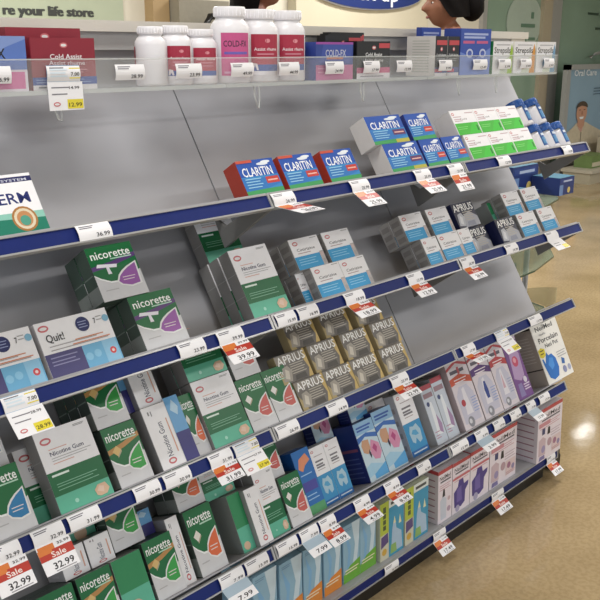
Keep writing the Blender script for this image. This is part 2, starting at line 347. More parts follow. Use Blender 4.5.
def a_quit(q):
    q.rect(0, 0, 1, 1, FW)
    q.rect(0, 0, 1, .42, '#6fb0d6'); q.rect(0, 0, .5, .42, '#4b4878'); q.lines(.06, .42, (.33, .26, .2), '#8f8db3', .02); q.rect(.78, 0, .98, .42, '#8fc3e2'); q.disc(.9, .2, .045, '#cf4a4e'); q.disc(.9, .2, .02, '#e9d3d4')
    q.disc(.56, .2, .05, '#8cc4e3'); q.disc(.68, .22, .05, '#8cc4e3')
    logo(q, .1, .88, .07); q.text('Quit!', .09, .62, .2, '#3b3c40', maxw=.24)
    q.disc(.62, .8, .095, '#262f63'); q.lines(.56, .68, (.84, .79, .74), '#9aa3cc', .014); q.text('7', .78, .76, .14, '#222222', maxw=.03); q.lines(.82, .9, (.86, .8), '#a4a4a4', .018); q.disc(.95, .81, .045, '#7fb4cf')
    q.lines(.1, .75, (.53,), '#a9a5a8', .018); q.lines(.1, .9, (.46,), '#a9a5a8', .018); q.rect(.45, .55, .85, .568, '#d0885f'); q.rect(.4, .48, .93, .498, '#d68a68')
def a_nic(q, c2, gum, strip=None):
    q.rect(0, 0, 1, 1, '#d3d3d6')
    q.poly([(0, 1), (0, .50), (.12, .42), (.3, .34), (.5, .33), (.72, .38), (1, .47), (1, 1)], '#126a3a')
    q.poly([(0, .50), (.12, .42), (.3, .34), (.5, .33), (.72, .38), (.72, .36), (.5, .30), (.3, .31), (.1, .40), (0, .48)], '#f0f2f2')
    if strip: q.poly([(0, .64), (.5, .70), (1, .80), (1, .72), (.5, .62), (0, .56)], strip)
    q.text('nicorette', .06, .77, .21, '#f4f6f4', maxw=.86); q.lines(.45, .92, (.73,), '#b4d8c3', .022)
    if gum == 'inh': q.poly([(.10, .62), (.14, .68), (.55, .63), (.52, .57), (.36, .59), (.38, .47), (.30, .47), (.30, .6)], '#e9e6ef')
    else: q.poly([(.12, .60), (.27, .68), (.38, .60), (.23, .51)], gum); q.poly([(.23, .51), (.38, .60), (.38, .57), (.23, .48)], '#b5aa92')
    P = [(.93, .60), (.9, .22), (.70, .20), (.52, .25), (.46, .31), (.52, .40), (.62, .47), (.74, .53)]
    q.poly([(.96, .63), (.94, .20), (.70, .17), (.49, .235), (.42, .31), (.5, .43), (.6, .5), (.73, .56)], '#e8e8e8'); q.poly(P, c2)
    q.lines(.12, .4, (.18,), '#b3b2b4', .016)
    q.lines(.56, .84, (.36, .31), '#e6dcdc', .014)
def a_gum(q):
    q.rect(0, 0, 1, 1, FW)
    q.rect(0, 0, 1, .21, TEAL); q.rect(0, .21, 1, .5, GR); logo(q, .17, .87, .1)
    q.lines(.72, .93, (.955, .94), '#8d8c8e', .008)
    q.text('Nicotine Gum', .17, .68, .075, '#4a4d66', maxw=.62); q.lines(.17, .5, (.755,), '#d8a79a', .01); q.lines(.17, .9, (.645, .615), '#a7a5a8', .008); q.lines(.17, .55, (.58,), '#d8a79a', .01)
    q.rect(.07, .44, .38, .465, '#dfeee5'); q.lines(.1, .85, (.34, .31, .27), '#7fb99a', .009)
    q.poly([(.70, .05), (.68, .12), (.76, .17), (.9, .17), (.95, .09), (.88, .035), (.76, .03)], '#d9b79a'); q.poly([(.72, .10), (.78, .15), (.86, .13), (.83, .06)], '#e3c7b4'); q.disc(.33, .09, .035, '#a3d8c7')
def a_gside(q):
    q.rect(0, 0, 1, 1, FW)
    q.text('Nicotine Gum', .62, .17, .16 * q.W / q.H * 2, '#54586b', maxw=.55, rot=90); q.disc(.5, .1, .17, '#c96a70', ry=.05); q.disc(.5, .1, .11, '#e6e4e4', ry=.025)
    q.rect(.82, .2, .87, .75, '#d9a58f'); q.rect(.2, .86, .26, .92, '#8e8c90'); q.rect(.32, .84, .36, .92, '#8e8c90')
def a_bluebox(q):
    q.rect(0, .45, 1, 1, '#6aa6d6'); q.rect(0, 0, 1, .45, '#37357a'); q.poly([(.2, .8), (.5, .95), (.8, .82), (.6, .7)], '#b7d6ea')
def a_tab(q, word='Cetirizine'):
    q.rect(0, 0, 1, 1, FW)
    logo(q, .18, .84, .09); q.text(word, .16, .58, .13, '#6d6a6e', maxw=.62); q.lines(.16, .6, (.5,), '#b39ba0', .025); q.lines(.72, .95, (.93,), '#a9a7aa', .025)
    q.rect(.0, 0, .86, .42, '#2f9ad0'); q.lines(.1, .7, (.3, .22, .14), '#8fcbe8', .022); q.rect(.86, 0, 1, .46, '#b9b3b2'); q.rect(.86, .3, .98, .42, '#cbb6b3'); q.rect(.9, .05, .98, .2, '#a8a3a2')
def a_aprius(q, gold=True):
    q.rect(0, 0, 1, 1, '#6c6762' if gold else '#393b4d'); q.rect(0, .7, 1, .96, '#8d867c' if gold else '#2c2e40')
    if gold: q.poly([(.85, 0), (1, 0), (1, 1), (.93, 1), (.88, .6), (.95, .3)], '#c9ad6a'); q.poly([(0, 0), (.18, 0), (.1, .3), (0, .5)], '#ad9a6c')
    else: q.poly([(.3, 0), (1, 0), (1, .35), (.7, .6), (.4, .5)], '#a7a9b3')
    q.poly([(.04, .1), (.12, .55), (.3, .6), (.4, .4), (.3, .05)], '#a39c92' if gold else '#b6b8c0'); q.poly([(.12, .2), (.2, .5), (.3, .4), (.24, .12)], '#cfc8bb' if gold else '#d5d6da')
    q.text('APRIUS', .04, .66, .40, '#f6f5f3', maxw=.92); q.lines(.38, .85, (.58, .5, .42, .34, .26), '#b9b2a6', .03); q.poly([(.4, .03), (.8, .03), (.78, .22), (.45, .2)], '#4b4742' if gold else '#8d90a0')
def a_cold_red(q):
    q.rect(0, 0, 1, .1, '#e2dfe2'); q.rect(0, .1, 1, .25, '#2c4b9c'); q.lines(.05, .9, (.14, .19), '#8aa0d0', .015); q.rect(0, .25, .3, .3, '#8f2030')
    logo(q, .5, .86, .06); q.text('Cold Assist', .28, .6, .13, '#f3eef0', maxw=.5); q.text('Assist rhume', .26, .48, .12, '#e3cfd4', maxw=.56); q.lines(.3, .85, (.38, .33), '#c4808c', .02); q.lines(.08, .2, (.04,), '#6b6a70', .03)
def a_coldfx(q):
    q.rect(0, .0, 1, .4, '#d9d2dc'); q.rect(.28, .05, .96, .36, '#c9659b'); q.rect(0, .4, 1, 1, '#7f96cc'); q.poly([(.5, .4), (1, .4), (1, .95), (.7, .8)], '#5a78bf'); q.poly([(0, .4), (.7, .4), (.3, .55), (0, .5)], '#c7b3d2')
    q.text('COLD-FX', .02, .6, .26, '#17181c', maxw=.56 + .12); q.lines(.42, .72, (.26,), '#e7cfdd', .02)
def a_fxpurple(q):
    q.rect(0, 0, 1, .4, '#c36a9c'); q.rect(0, .4, 1, 1, '#2c418f'); q.poly([(.1, .4), (.9, .45), (1, 1), (.2, 1)], '#3c4fa0'); q.rect(0, .94, 1, 1, '#9b4aa0')
    q.text('COLD-FX', .25, .62, .26, '#c8c9d6', maxw=.55); q.rect(.28, .55, .72, .6, '#c96f4c'); q.lines(.05, .4, (.3, .2), '#dba3c2', .02)
def a_black(q):
    q.rect(0, 0, 1, .15, '#dcd9dd'); q.rect(0, .15, 1, .3, '#c1507f'); logo(q, .5, .83, .06); q.rect(.65, .82, .98, .95, '#c4484f'); q.text('Cold Assist', .25, .6, .14, '#f0f0f0', maxw=.5); q.text('Assist rhume', .22, .45, .13, '#d7d7d7', maxw=.56); q.lines(.1, .8, (.05,), '#8c8990', .03)
def a_narrow(q):
    q.rect(0, 0, 1, .22, '#3b4a8c'); q.rect(0, 0, 1, .08, '#d7d4d8'); q.rect(0, .1, .6, .18, '#c24a62'); q.rect(.1, .78, .95, .9, '#c4484f'); q.disc(.5, .68, .1, '#c96a70'); q.disc(.5, .68, .05, '#eeeeee'); q.text('Cold Assist', .1, .5, .09, '#e9e9e9', maxw=.8); q.lines(.15, .8, (.43, .38), '#9a9a9e', .015)
def a_bluevap(q):
    q.rect(0, 0, 1, 1, '#3552ac'); q.poly([(0, 0), (1, 0), (1, .6), (.5, .35), (0, .5)], '#6d86cc'); q.lines(.1, .9, (.86, .79), '#aebbe6', .045); q.rect(.08, .68, .45, .74, '#c95f8c'); q.rect(.52, .68, .9, .74, '#c95f8c')
    for u in (.3, .73): q.disc(u, .47, .11, '#c3cbe8', ry=.1); q.disc(u, .47, .07, '#4b5fb0', ry=.06)
def a_strep(q, c):
    q.rect(0, 0, 1, 1, FW)
    q.poly([(.72, 0), (1, 0), (1, .75), (.93, .95), (.85, .6)], c); q.poly([(.35, 0), (.75, 0), (.85, .55), (.5, .4)], '#d9dfcf'); q.text('Strepsils', .06, .64, .26, '#34332f', maxw=.82); q.lines(.15, .85, (.88,), '#9c9aa0', .025); q.disc(.45, .3, .12, c)
def a_coldpack(q):
    q.rect(0, 0, 1, 1, '#2a6fb8'); q.rect(0, 0, 1, .14, '#5aa36e'); q.poly([(.15, .72), (.3, .86), (.75, .92), (.9, .8), (.55, .74), (.35, .66)], '#e0916c'); q.rect(.1, .35, .9, .5, '#4a4aa0'); q.lines(.15, .8, (.6, .28, .22), '#9fc7ea', .015)
def a_kidney(q):
    q.rect(0, 0, 1, 1, FW)
    q.rect(0, 0, 1, .52, '#3b93c6'); q.rect(0, 0, 1, .09, '#2a6bb0'); logo(q, .2, .93, .1); q.lines(.22, .75, (.74, .68, .64), '#77747a', .028); q.lines(.22, .8, (.84, .6), '#b3a7ab', .012)
    q.poly([(.2, .36), (.32, .46), (.5, .44), (.7, .47), (.85, .36), (.8, .2), (.62, .17), (.5, .26), (.38, .18), (.24, .22)], '#a8c9db'); q.poly([(.3, .34), (.42, .39), (.6, .38), (.7, .3), (.5, .3)], '#5aa5d0'); q.lines(.1, .9, (.04,), '#cfe0f0', .02)
def a_sinus(q):
    q.rect(0, 0, 1, 1, '#c4d8e4'); q.rect(0, .8, 1, 1, '#8fb8da'); q.lines(.1, .85, (.9, .85), '#3a5fae', .03)
    q.poly([(0, .66), (.4, .74), (1, .66), (1, .74), (.5, .8), (0, .76)], '#3d6db8'); q.poly([(.1, .62), (.2, .7), (.5, .68), (.5, .5), (.3, .45), (.12, .5)], '#c99b7c'); q.poly([(.5, .55), (.62, .66), (.95, .56), (.98, .4), (.8, .3), (.55, .33), (.45, .45)], '#d48fb0')
    q.poly([(.58, .52), (.72, .58), (.82, .5), (.7, .42)], '#b34a80'); q.poly([(.3, .1), (1, .22), (1, .02), (.3, .02)], '#5aa6dc'); q.poly([(0, .25), (.3, .3), (.9, .2), (.3, .1), (0, .08)], '#a3cbe2'); q.poly([(.35, .46), (.42, .52), (.46, .42), (.4, .36)], '#3b3346')
def a_device(q, c, c2='#8d9fd0', blue=False):
    q.rect(0, 0, 1, 1, '#dcd3da'); q.poly([(0, .92), (.5, 1), (1, .92), (1, .88), (.5, .96), (0, .88)], '#c4545a'); q.rect(.12, .82, .8, .87, '#5b5560'); q.rect(.48, .80, .58, .9, '#b5545a')
    q.poly([(0, .76), (.5, .8), (1, .72), (1, .62), (.5, .69), (0, .66)], c); q.lines(.2, .8, (.72, .68), '#f0e6ea', .014)
    q.poly([(.1, .08), (.1, .5), (.3, .62), (.7, .62), (.9, .48), (.9, .08)], '#c7c5d6'); q.poly([(.3, .2), (.4, .58), (.52, .6), (.62, .2)], '#e3e0e8')
    if blue: q.poly([(.42, .28), (.38, .42), (.45, .54), (.53, .54), (.58, .40), (.56, .28)], '#35478f')
    else: q.disc(.3, .38, .1, '#b4404a') if c == '#c9583c' else q.poly([(.35, .3), (.45, .55), (.5, .3)], '#cfa9b6')
    q.lines(.68, .95, (.4, .36, .32, .28, .24, .2), c2, .012); q.disc(.38, .09, .15, '#8d8d96'); q.disc(.35, .1, .07, '#d7d8e0')
def a_slim(q, c='#b4505a'):
    q.rect(0, 0, 1, 1, '#cbd3df'); q.rect(0, .92, 1, 1, c); q.rect(.1, .78, .9, .86, '#a1848e'); q.poly([(.3, .15), (.4, .7), (.6, .7), (.75, .15)], '#e9edf2'); q.disc(.3, .68, .13, '#46527c'); q.lines(.1, .5, (.1, .14, .2), '#b98da3', .015); q.poly([(.55, .2), (.65, .5), (.9, .3), (.8, .15)], '#a98bb0')
def a_purple(q):
    q.rect(0, 0, 1, 1, '#7a4f8f'); q.poly([(.1, .35), (.25, .75), (.55, .9), (.9, .7), (.8, .35), (.5, .28)], '#b79bc4'); q.disc(.5, .6, .2, '#c8506e'); q.disc(.48, .62, .1, '#e3a2b2'); q.rect(0, .93, 1, 1, '#cfc0d6'); q.lines(.55, .95, (.2, .16, .12), '#d8cbe0', .02); q.poly([(.15, .04), (.5, .04), (.45, .25), (.2, .25)], '#8c7fb0'); q.disc(.75, .28, .12, '#d9d3e3')
def a_porc(q):
    q.text('NeilMed', .14, .86, .11, '#23242a', maxw=.66); q.text('NasaFlo', .22, .78, .045, '#6d6f7a', maxw=.24); q.text('Porcelain', .13, .665, .12, '#23242a', maxw=.74); q.text('Neti Pot', .3, .565, .095, '#23242a', maxw=.5)
    q.poly([(.0, .57), (.12, .6), (.24, .56), (.22, .46), (.1, .43), (.01, .46)], '#d9c93a'); q.lines(.05, .19, (.54, .49), '#6b5a1c', .018)
    q.poly([(.06, .30), (.04, .42), (.09, .42), (.12, .33), (.2, .44), (.26, .5), (.30, .44), (.42, .45), (.52, .36), (.54, .2), (.45, .07), (.26, .04), (.12, .1)], '#2a6fc0'); q.poly([(.2, .3), (.3, .4), (.42, .38), (.4, .25), (.28, .2)], '#4a90dc')
    q.poly([(.68, .22), (.72, .32), (.82, .28), (.78, .2)], '#3f6aa8'); q.disc(.72, .12, .07, '#8a90b4'); q.disc(.9, .12, .06, '#a7abc4'); q.lines(.6, .95, (.42, .38, .34), '#9b9ba2', .01)
def a_saline(q, c):
    q.poly([(.5, 1), (.7, .6), (.55, .25), (.8, .25), (.95, .7), (1, 1)], '#c8dbe6'); q.poly([(.1, .9), (.3, .5), (.2, .2), (.35, .2), (.45, .6)], '#7fb0d6')
    if c: q.poly([(0, 0), (1, 0), (1, .33), (.4, .27), (0, .15)], c); q.lines(.1, .9, (.2, .15), '#e9dfc4', .02)
    q.lines(.1, .5, (.93, .9), '#6c8fae', .012)
def a_lime(q):
    q.rect(0, 0, .36, 1, '#b3c24a'); q.rect(0, .0, .36, .45, '#cfcdb8'); q.rect(.12, .52, .24, .92, '#4b5a3a'); q.lines(.06, .3, (.6, .7, .8), '#b3c24a', .02); q.poly([(.03, .22), (.34, .28), (.32, .45), (.04, .42)], '#5a4a80'); q.disc(.17, .14, .1, '#cfa84a')
    q.rect(.36, 0, 1, 1, '#3f96bb'); q.rect(.36, .86, 1, 1, '#dde3e0'); q.rect(.44, .9, .9, .95, '#4b4e50'); q.poly([(.45, .05), (.5, .45), (.56, .6), (.64, .6), (.68, .45), (.9, .35), (.95, .05)], '#aac3da'); q.poly([(.55, .55), (.6, .68), (.66, .55)], '#e3dfb4'); q.poly([(.78, .5), (.83, .66), (.9, .5)], '#e3dfb4'); q.poly([(.42, .04), (.7, .04), (.66, .2), (.45, .2)], '#8fb56a')
def a_neil(q, kind):
    q.rect(0, 0, 1, 1, '#e6dde6')
    q.rect(0, .93, 1, 1, '#b5484e'); q.text('NeilMed', .1, .81, .11, '#2c2a33', maxw=.8); q.rect(.15, .76, .9, .79, '#5b5866'); q.lines(.1, .9, (.7, .66, .62), '#c58f9c', .012)
    if kind == 'pot':
        q.rect(0, .66, 1, .7, '#c46a70'); q.poly([(.12, .12), (.08, .42), (.3, .5), (.36, .62), (.6, .62), (.66, .5), (.92, .52), (.9, .44), (.74, .36), (.72, .14), (.5, .08)], '#4c3f88'); q.poly([(.25, .2), (.25, .45), (.5, .5), (.55, .2)], '#6d60a6'); q.disc(.3, .08, .12, '#a9a4c0')
    elif kind == 'bottle':
        q.poly([(.2, .05), (.15, .42), (.35, .5), (.6, .42), (.6, .05)], '#c9cfdd'); q.poly([(.3, .48), (.36, .62), (.46, .62), (.5, .48)], '#23242c'); q.disc(.78, .2, .13, '#b39cb4'); q.disc(.78, .4, .1, '#c9b0b8')
    else:
        q.rect(.18, .5, .3, .62, '#3c4470'); q.poly([(.4, .46), (.42, .6), (.5, .6), (.52, .46)], '#23242c'); q.poly([(.06, .12), (.06, .42), (.22, .46), (.34, .4), (.34, .1)], '#c9b4be'); q.disc(.5, .3, .09, '#b79aa6'); q.disc(.25, .22, .08, '#9a90b8'); q.lines(.55, .95, (.5, .45, .4), '#b5a0ae', .012); q.rect(.6, .08, .97, .36, '#dcc8cc'); q.disc(.72, .26, .07, '#a06f8c'); q.disc(.88, .2, .06, '#8f86ac'); q.rect(.04, .66, .5, .74, '#c98d98'); q.lines(.62, .95, (.13, .1), '#b5848e', .012); q.poly([(.08, .02), (.1, .1), (.3, .1), (.32, .02)], '#7f78a8')
# kind : (art, body colour, side colour, side lines)
ART = {
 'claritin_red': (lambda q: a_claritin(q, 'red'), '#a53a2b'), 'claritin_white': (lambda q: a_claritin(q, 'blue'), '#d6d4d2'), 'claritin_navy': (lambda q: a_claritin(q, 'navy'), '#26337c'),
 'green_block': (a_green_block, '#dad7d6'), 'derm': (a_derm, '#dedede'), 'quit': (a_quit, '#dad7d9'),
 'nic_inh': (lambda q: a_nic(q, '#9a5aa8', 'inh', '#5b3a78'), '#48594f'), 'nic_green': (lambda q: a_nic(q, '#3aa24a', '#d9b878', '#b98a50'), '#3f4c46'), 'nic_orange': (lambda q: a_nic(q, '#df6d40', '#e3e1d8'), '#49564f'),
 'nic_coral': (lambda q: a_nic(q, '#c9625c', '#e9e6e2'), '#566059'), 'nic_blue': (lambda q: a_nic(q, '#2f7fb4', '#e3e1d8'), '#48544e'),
 'gum': (a_gum, '#8d8b8a'), 'gside': (a_gside, '#a5a3a5'), 'bluebox': (a_bluebox, '#c9ccd6'), 'tablet': (a_tab, '#a8a5a3'),  # gum: white carton sides, their shade painted in as grey body colour
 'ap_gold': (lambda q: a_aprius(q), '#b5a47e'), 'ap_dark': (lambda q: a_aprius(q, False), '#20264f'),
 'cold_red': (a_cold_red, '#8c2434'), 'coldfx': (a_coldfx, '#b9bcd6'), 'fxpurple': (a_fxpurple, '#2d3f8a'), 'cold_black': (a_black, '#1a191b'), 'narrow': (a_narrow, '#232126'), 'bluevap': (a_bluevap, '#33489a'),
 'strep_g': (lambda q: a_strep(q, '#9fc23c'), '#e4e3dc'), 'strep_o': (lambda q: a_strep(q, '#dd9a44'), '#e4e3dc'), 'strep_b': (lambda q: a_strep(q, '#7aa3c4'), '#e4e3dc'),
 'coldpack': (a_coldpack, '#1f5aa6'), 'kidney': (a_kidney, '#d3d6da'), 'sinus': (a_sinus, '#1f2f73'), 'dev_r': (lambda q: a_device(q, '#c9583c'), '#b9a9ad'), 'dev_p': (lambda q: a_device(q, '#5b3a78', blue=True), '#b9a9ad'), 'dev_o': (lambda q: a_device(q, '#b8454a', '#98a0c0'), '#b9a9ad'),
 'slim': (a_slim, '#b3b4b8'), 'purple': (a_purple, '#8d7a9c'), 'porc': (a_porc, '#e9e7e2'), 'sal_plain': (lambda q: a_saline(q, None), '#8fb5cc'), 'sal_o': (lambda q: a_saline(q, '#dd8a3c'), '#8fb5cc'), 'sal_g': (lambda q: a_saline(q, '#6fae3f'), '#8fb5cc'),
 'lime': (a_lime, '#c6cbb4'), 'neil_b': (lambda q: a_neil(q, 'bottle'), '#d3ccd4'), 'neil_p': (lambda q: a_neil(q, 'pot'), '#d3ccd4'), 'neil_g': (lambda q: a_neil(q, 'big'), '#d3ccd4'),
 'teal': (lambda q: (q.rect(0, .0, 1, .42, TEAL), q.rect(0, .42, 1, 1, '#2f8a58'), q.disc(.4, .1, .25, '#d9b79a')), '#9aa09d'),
}
def box_mesh(art, w_, h, dep):
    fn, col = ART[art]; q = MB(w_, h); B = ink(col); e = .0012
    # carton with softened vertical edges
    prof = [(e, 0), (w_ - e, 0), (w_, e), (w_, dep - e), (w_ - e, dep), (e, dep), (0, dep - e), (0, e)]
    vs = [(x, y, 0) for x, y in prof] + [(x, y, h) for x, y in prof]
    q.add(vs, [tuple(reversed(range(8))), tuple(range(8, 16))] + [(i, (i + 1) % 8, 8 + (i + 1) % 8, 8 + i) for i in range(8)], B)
    fn(q)
    # printing on the left side panel and a tuck flap seam on the top
    if dep > .035:
        S = ink('#b3b0b2') if art in ('tablet', 'gum', 'gside', 'quit', 'kidney', 'strep_g') else ink('#9a6f80') if art.startswith('neil') else None
        x = -.0004
        def sq(y0, y1, z0, z1, M, dx=0): q.add([(x - dx, y0 * dep, z0 * h), (x - dx, y1 * dep, z0 * h), (x - dx, y1 * dep, z1 * h), (x - dx, y0 * dep, z1 * h)], [(0, 1, 2, 3)], M)
        if art.startswith('neil'):
            for k in range(7): sq(.1, .9, .08 + k * .12, .1 + k * .12, S)
            sq(0, 1, .93, 1, ink('#b5484e'), .0001)
        elif art == 'porc':
            sq(0.02, 1, 0, 1, ink('#a59c92')); sq(.02, 1, .93, .96, ink('#2a2826'), .0002); sq(.02, 1, .26, .28, ink('#2a2826'), .0002)
            for k in range(9): sq(.2, .8, .4 + k * .05, .41 + k * .05, ink('#c7c0b6'), .0003)
        elif art == 'narrow':
            sq(0, 1, 0, 1, ink('#d3cfcc'))
            for k in range(12): sq(.2, .8, .1 + k * .07, .12 + k * .07, ink('#aeb0a8'), .0003)
        elif art.startswith('strep'):
            sq(0, 1, 0, 1, ink('#2f8a46')) if art == 'strep_g' else None
        elif art == 'gum':
            for k in range(2): sq(0, 1, .33 + k * .33, .338 + k * .33, ink('#a9a7a6'))
        elif art == 'tablet':
            for k in range(3): sq(.15, .85, .08 + k * .3, .26 + k * .3, ink('#918d8b'))
        elif art == 'sinus':
            sq(.1, .9, .55, .6, ink('#7d4a6a'))
            for k in range(5): sq(.15, .85, .1 + k * .08, .12 + k * .08, ink('#4d5c96'))
        elif art.startswith('nic_'):
            sq(0, 1, .02, .3, ink('#8b918d')); sq(.1, .9, .5, .52, ink('#7c8a82'))
        elif art == 'ap_dark' or art == 'ap_gold': pass
        elif S:
            for k in range(4): sq(.3, .7, .12 + k * .2, .2 + k * .2, S)
    return q
MC = {}
NAMES = {}
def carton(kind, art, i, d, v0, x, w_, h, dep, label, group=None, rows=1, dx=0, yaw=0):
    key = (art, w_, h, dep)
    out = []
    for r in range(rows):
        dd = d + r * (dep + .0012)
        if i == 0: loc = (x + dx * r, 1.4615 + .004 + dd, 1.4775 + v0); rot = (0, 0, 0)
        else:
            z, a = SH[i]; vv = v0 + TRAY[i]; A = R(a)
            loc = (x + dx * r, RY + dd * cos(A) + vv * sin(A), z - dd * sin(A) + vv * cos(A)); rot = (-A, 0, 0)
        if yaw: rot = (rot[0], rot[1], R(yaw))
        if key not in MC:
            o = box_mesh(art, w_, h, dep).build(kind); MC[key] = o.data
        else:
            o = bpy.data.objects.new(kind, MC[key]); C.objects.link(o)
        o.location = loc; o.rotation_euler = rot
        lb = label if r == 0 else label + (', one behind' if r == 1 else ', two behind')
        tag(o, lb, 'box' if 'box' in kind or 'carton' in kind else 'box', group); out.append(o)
    return out

# ------------------------------------------------------------------ stock: kind, art, shelf, d, v0, x, w, h, depth
def cart(*a, **k): return carton(*a, **k)
G = 'cold remedy boxes on the acrylic ledge'
cart('medicine_box', 'coldfx', 0, .002, 0, .70, .135, .096, .06, 'pale blue and pink COLD-FX box at the left end of the acrylic ledge', G)
cart('medicine_box', 'cold_red', 0, .012, 0, .850, .138, .094, .05, 'dark red Cold Assist box standing in front on the acrylic ledge', G)
cart('medicine_box', 'cold_red', 0, .07, 0, .836, .160, .113, .04, 'taller dark red box behind the front red Cold Assist box', G)
cart('medicine_box', 'fxpurple', 0, .004, 0, 1.612, .140, .091, .05, 'purple and pink COLD-FX box between bottles and black box', G)
cart('medicine_box', 'cold_black', 0, .004, 0, 1.768, .138, .094, .045, 'black Cold Assist box with pink stripe at the front of the ledge', G)
for k in range(3):
    cart('medicine_box', 'cold_black', 0, .052 + .035 * k, .004, 1.70 + .05 * k, .14, .104 + .005 * k, .03, ['taller black box just behind the purple and black boxes', 'second tall black box behind the front black carton', 'rearmost tall black box behind the front black carton'][k], 'black boxes behind on the ledge')
cart('medicine_box', 'narrow', 0, .004, 0, 2.115, .060, .110, .10, 'narrow black Cold Assist box with pale left side, left of its pair', G)
cart('medicine_box', 'narrow', 0, .004, 0, 2.177, .060, .110, .10, 'narrow black Cold Assist box touching the blue box', G)
cart('medicine_box', 'bluevap', 0, .004, 0, 2.242, .165, .133, .06, 'tall blue box with two pale ovals beside the Strepsils boxes', G)
cart('medicine_box', 'bluevap', 0, .115, .0, 2.20, .10, .137, .02, 'blue edged box peeking up behind the narrow black boxes', G)
cart('lozenge_box', 'strep_g', 0, .004, 0, 2.424, .118, .098, .045, 'Strepsils box with lime green accent, nearest the blue box', G)
cart('lozenge_box', 'strep_o', 0, .004, 0, 2.550, .136, .098, .045, 'Strepsils box with orange accent in the middle', G)
cart('lozenge_box', 'strep_b', 0, .004, 0, 2.696, .128, .098, .045, 'Strepsils box with pale blue accent at the far right end of the ledge', G)

# first slanted shelf
cart('patch_box', 'derm', 1, .004, 0, .587, .196, .110, .05, 'white and teal NICODERM patch box at the far left of the top slanted shelf')
CG = 'CLARITIN boxes on the top slanted shelf'
for k, (x, lb) in enumerate([(1.262, 'leftmost red sided CLARITIN box on the top slanted shelf'), (1.392, 'middle red sided CLARITIN box of the row of three'), (1.534, 'right red sided CLARITIN box of the row of three')]):
    cart('allergy_box', 'claritin_red', 1, .004, 0, x, .112, .082, .045, lb, CG)
cart('allergy_box', 'claritin_white', 1, .004, 0, 1.772, .148, .080, .055, 'white sided CLARITIN box at the lower left of the blue stack', CG)
cart('allergy_box', 'claritin_white', 1, .004, .0805, 1.748, .148, .080, .055, 'white sided CLARITIN box at the upper left of the blue stack', CG)
cart('allergy_box', 'claritin_navy', 1, .004, .0805, 1.915, .105, .078, .05, 'navy sided CLARITIN box on top at the right of the blue stack', CG)
cart('allergy_box', 'claritin_navy', 1, .004, 0, 1.930, .097, .080, .05, 'small CLARITIN box in the lower middle of the blue stack', CG)
cart('allergy_box', 'claritin_navy', 1, .004, 0, 2.034, .097, .080, .05, 'small CLARITIN box at the lower right touching the green and white boxes', CG)
for k in range(3):
    cart('tablet_box', 'green_block', 1, .004, 0, 2.146 + .1235 * k, .1225, .078, .06, ['white and bright green box, lower left of the stack of six', 'white and bright green box, lower middle of the stack of six', 'white and bright green box, lower right of the stack of six beside the bottles'][k], 'white and bright green boxes')
    cart('tablet_box', 'green_block', 1, .004, .0785, 2.130 + .1235 * k, .1225, .078, .06, ['white and bright green box, upper left of the stack of six', 'white and bright green box, upper middle of the stack of six', 'white and bright green box, upper right of the stack of six beside the bottles'][k], 'white and bright green boxes')

# second shelf
QG = 'Quit patch boxes'
cart('patch_box', 'quit', 2, .004, 0, .764, .156, .108, .05, 'Quit! patch box in full view with purple and blue blocks', QG)
cart('patch_box', 'quit', 2, .004, 0, .598, .156, .108, .05, 'Quit! patch box cut by the left edge of the picture', QG)
IG = 'purple inhaler boxes'
cart('inhaler_box', 'nic_inh', 2, .006, 0, .978, .110, .116, .045, 'nicorette inhaler box with purple shape, lower of the two', IG, rows=2)
cart('inhaler_box', 'nic_inh', 2, .006, .1175, .926, .110, .116, .045, 'nicorette inhaler box with purple shape, upper of the two', IG, rows=2)
GG = 'Nicotine Gum boxes'
cart('gum_box', 'gum', 2, .006, 0, 1.276, .119, .166, .038, 'big white green and turquoise Nicotine Gum box alone on the second shelf', GG, rows=3, dx=-.002)
cart('gum_box', 'gum', 2, .090, .1635, 1.285, .117, .162, .038, 'Nicotine Gum box partly hidden high under the top rail behind the big gum box', GG)
TG = 'small white and blue tablet boxes'
def tabs(x, v, lb, art='tablet', d=.004, w_=.103, rows=2): cart('tablet_box', art, 2, d, v, x, w_, .0795, .04, lb, TG if art == 'tablet' else 'dark APRIUS boxes', rows=rows)
tabs(1.467, .080, 'white and blue tablet box, upper left of the left stack'); tabs(1.586, .080, 'white and blue tablet box, upper right of the left stack')
tabs(1.502, 0, 'white and blue tablet box, lower left of the left stack'); tabs(1.606, 0, 'white and blue tablet box, lower right of the left stack', w_=.098)
tabs(1.470, 0, 'tablet box half hidden at the lower left of the left stack', d=.030, w_=.030)
tabs(1.908, .080, 'white and blue tablet box, upper left of the middle stack'); tabs(2.034, .080, 'white and blue tablet box, upper right of the middle stack below the rail')
tabs(2.036, 0, 'white and blue tablet box, lower middle of the middle stack'); tabs(2.141, 0, 'tablet box lower right of the middle stack by the dark boxes', w_=.06)
tabs(1.958, 0, 'narrow tablet box, lower left of the middle stack', w_=.072)
tabs(2.163, .080, 'silver and navy APRIUS box on top of the dark stack', 'ap_dark', w_=.112); tabs(2.215, 0, 'navy APRIUS box tucked low between white boxes', 'ap_dark', d=.03, w_=.112, rows=1); tabs(2.350, 0, 'silver APRIUS box at the rail beside the right stack', 'ap_dark', w_=.108)
tabs(2.448, .080, 'white and blue tablet box, upper left of the right stack'); tabs(2.570, .080, 'white and blue tablet box, upper right of the right stack')
tabs(2.480, 0, 'white and blue tablet box, lower left of the right stack', w_=.112); tabs(2.613, 0, 'white and blue tablet box, lower right nearest the shelf end')
cart('tablet_box', 'teal', 2, .05, .0795, 2.425, .02, .07, .05, 'dark green edged box beside the right tablet stack')

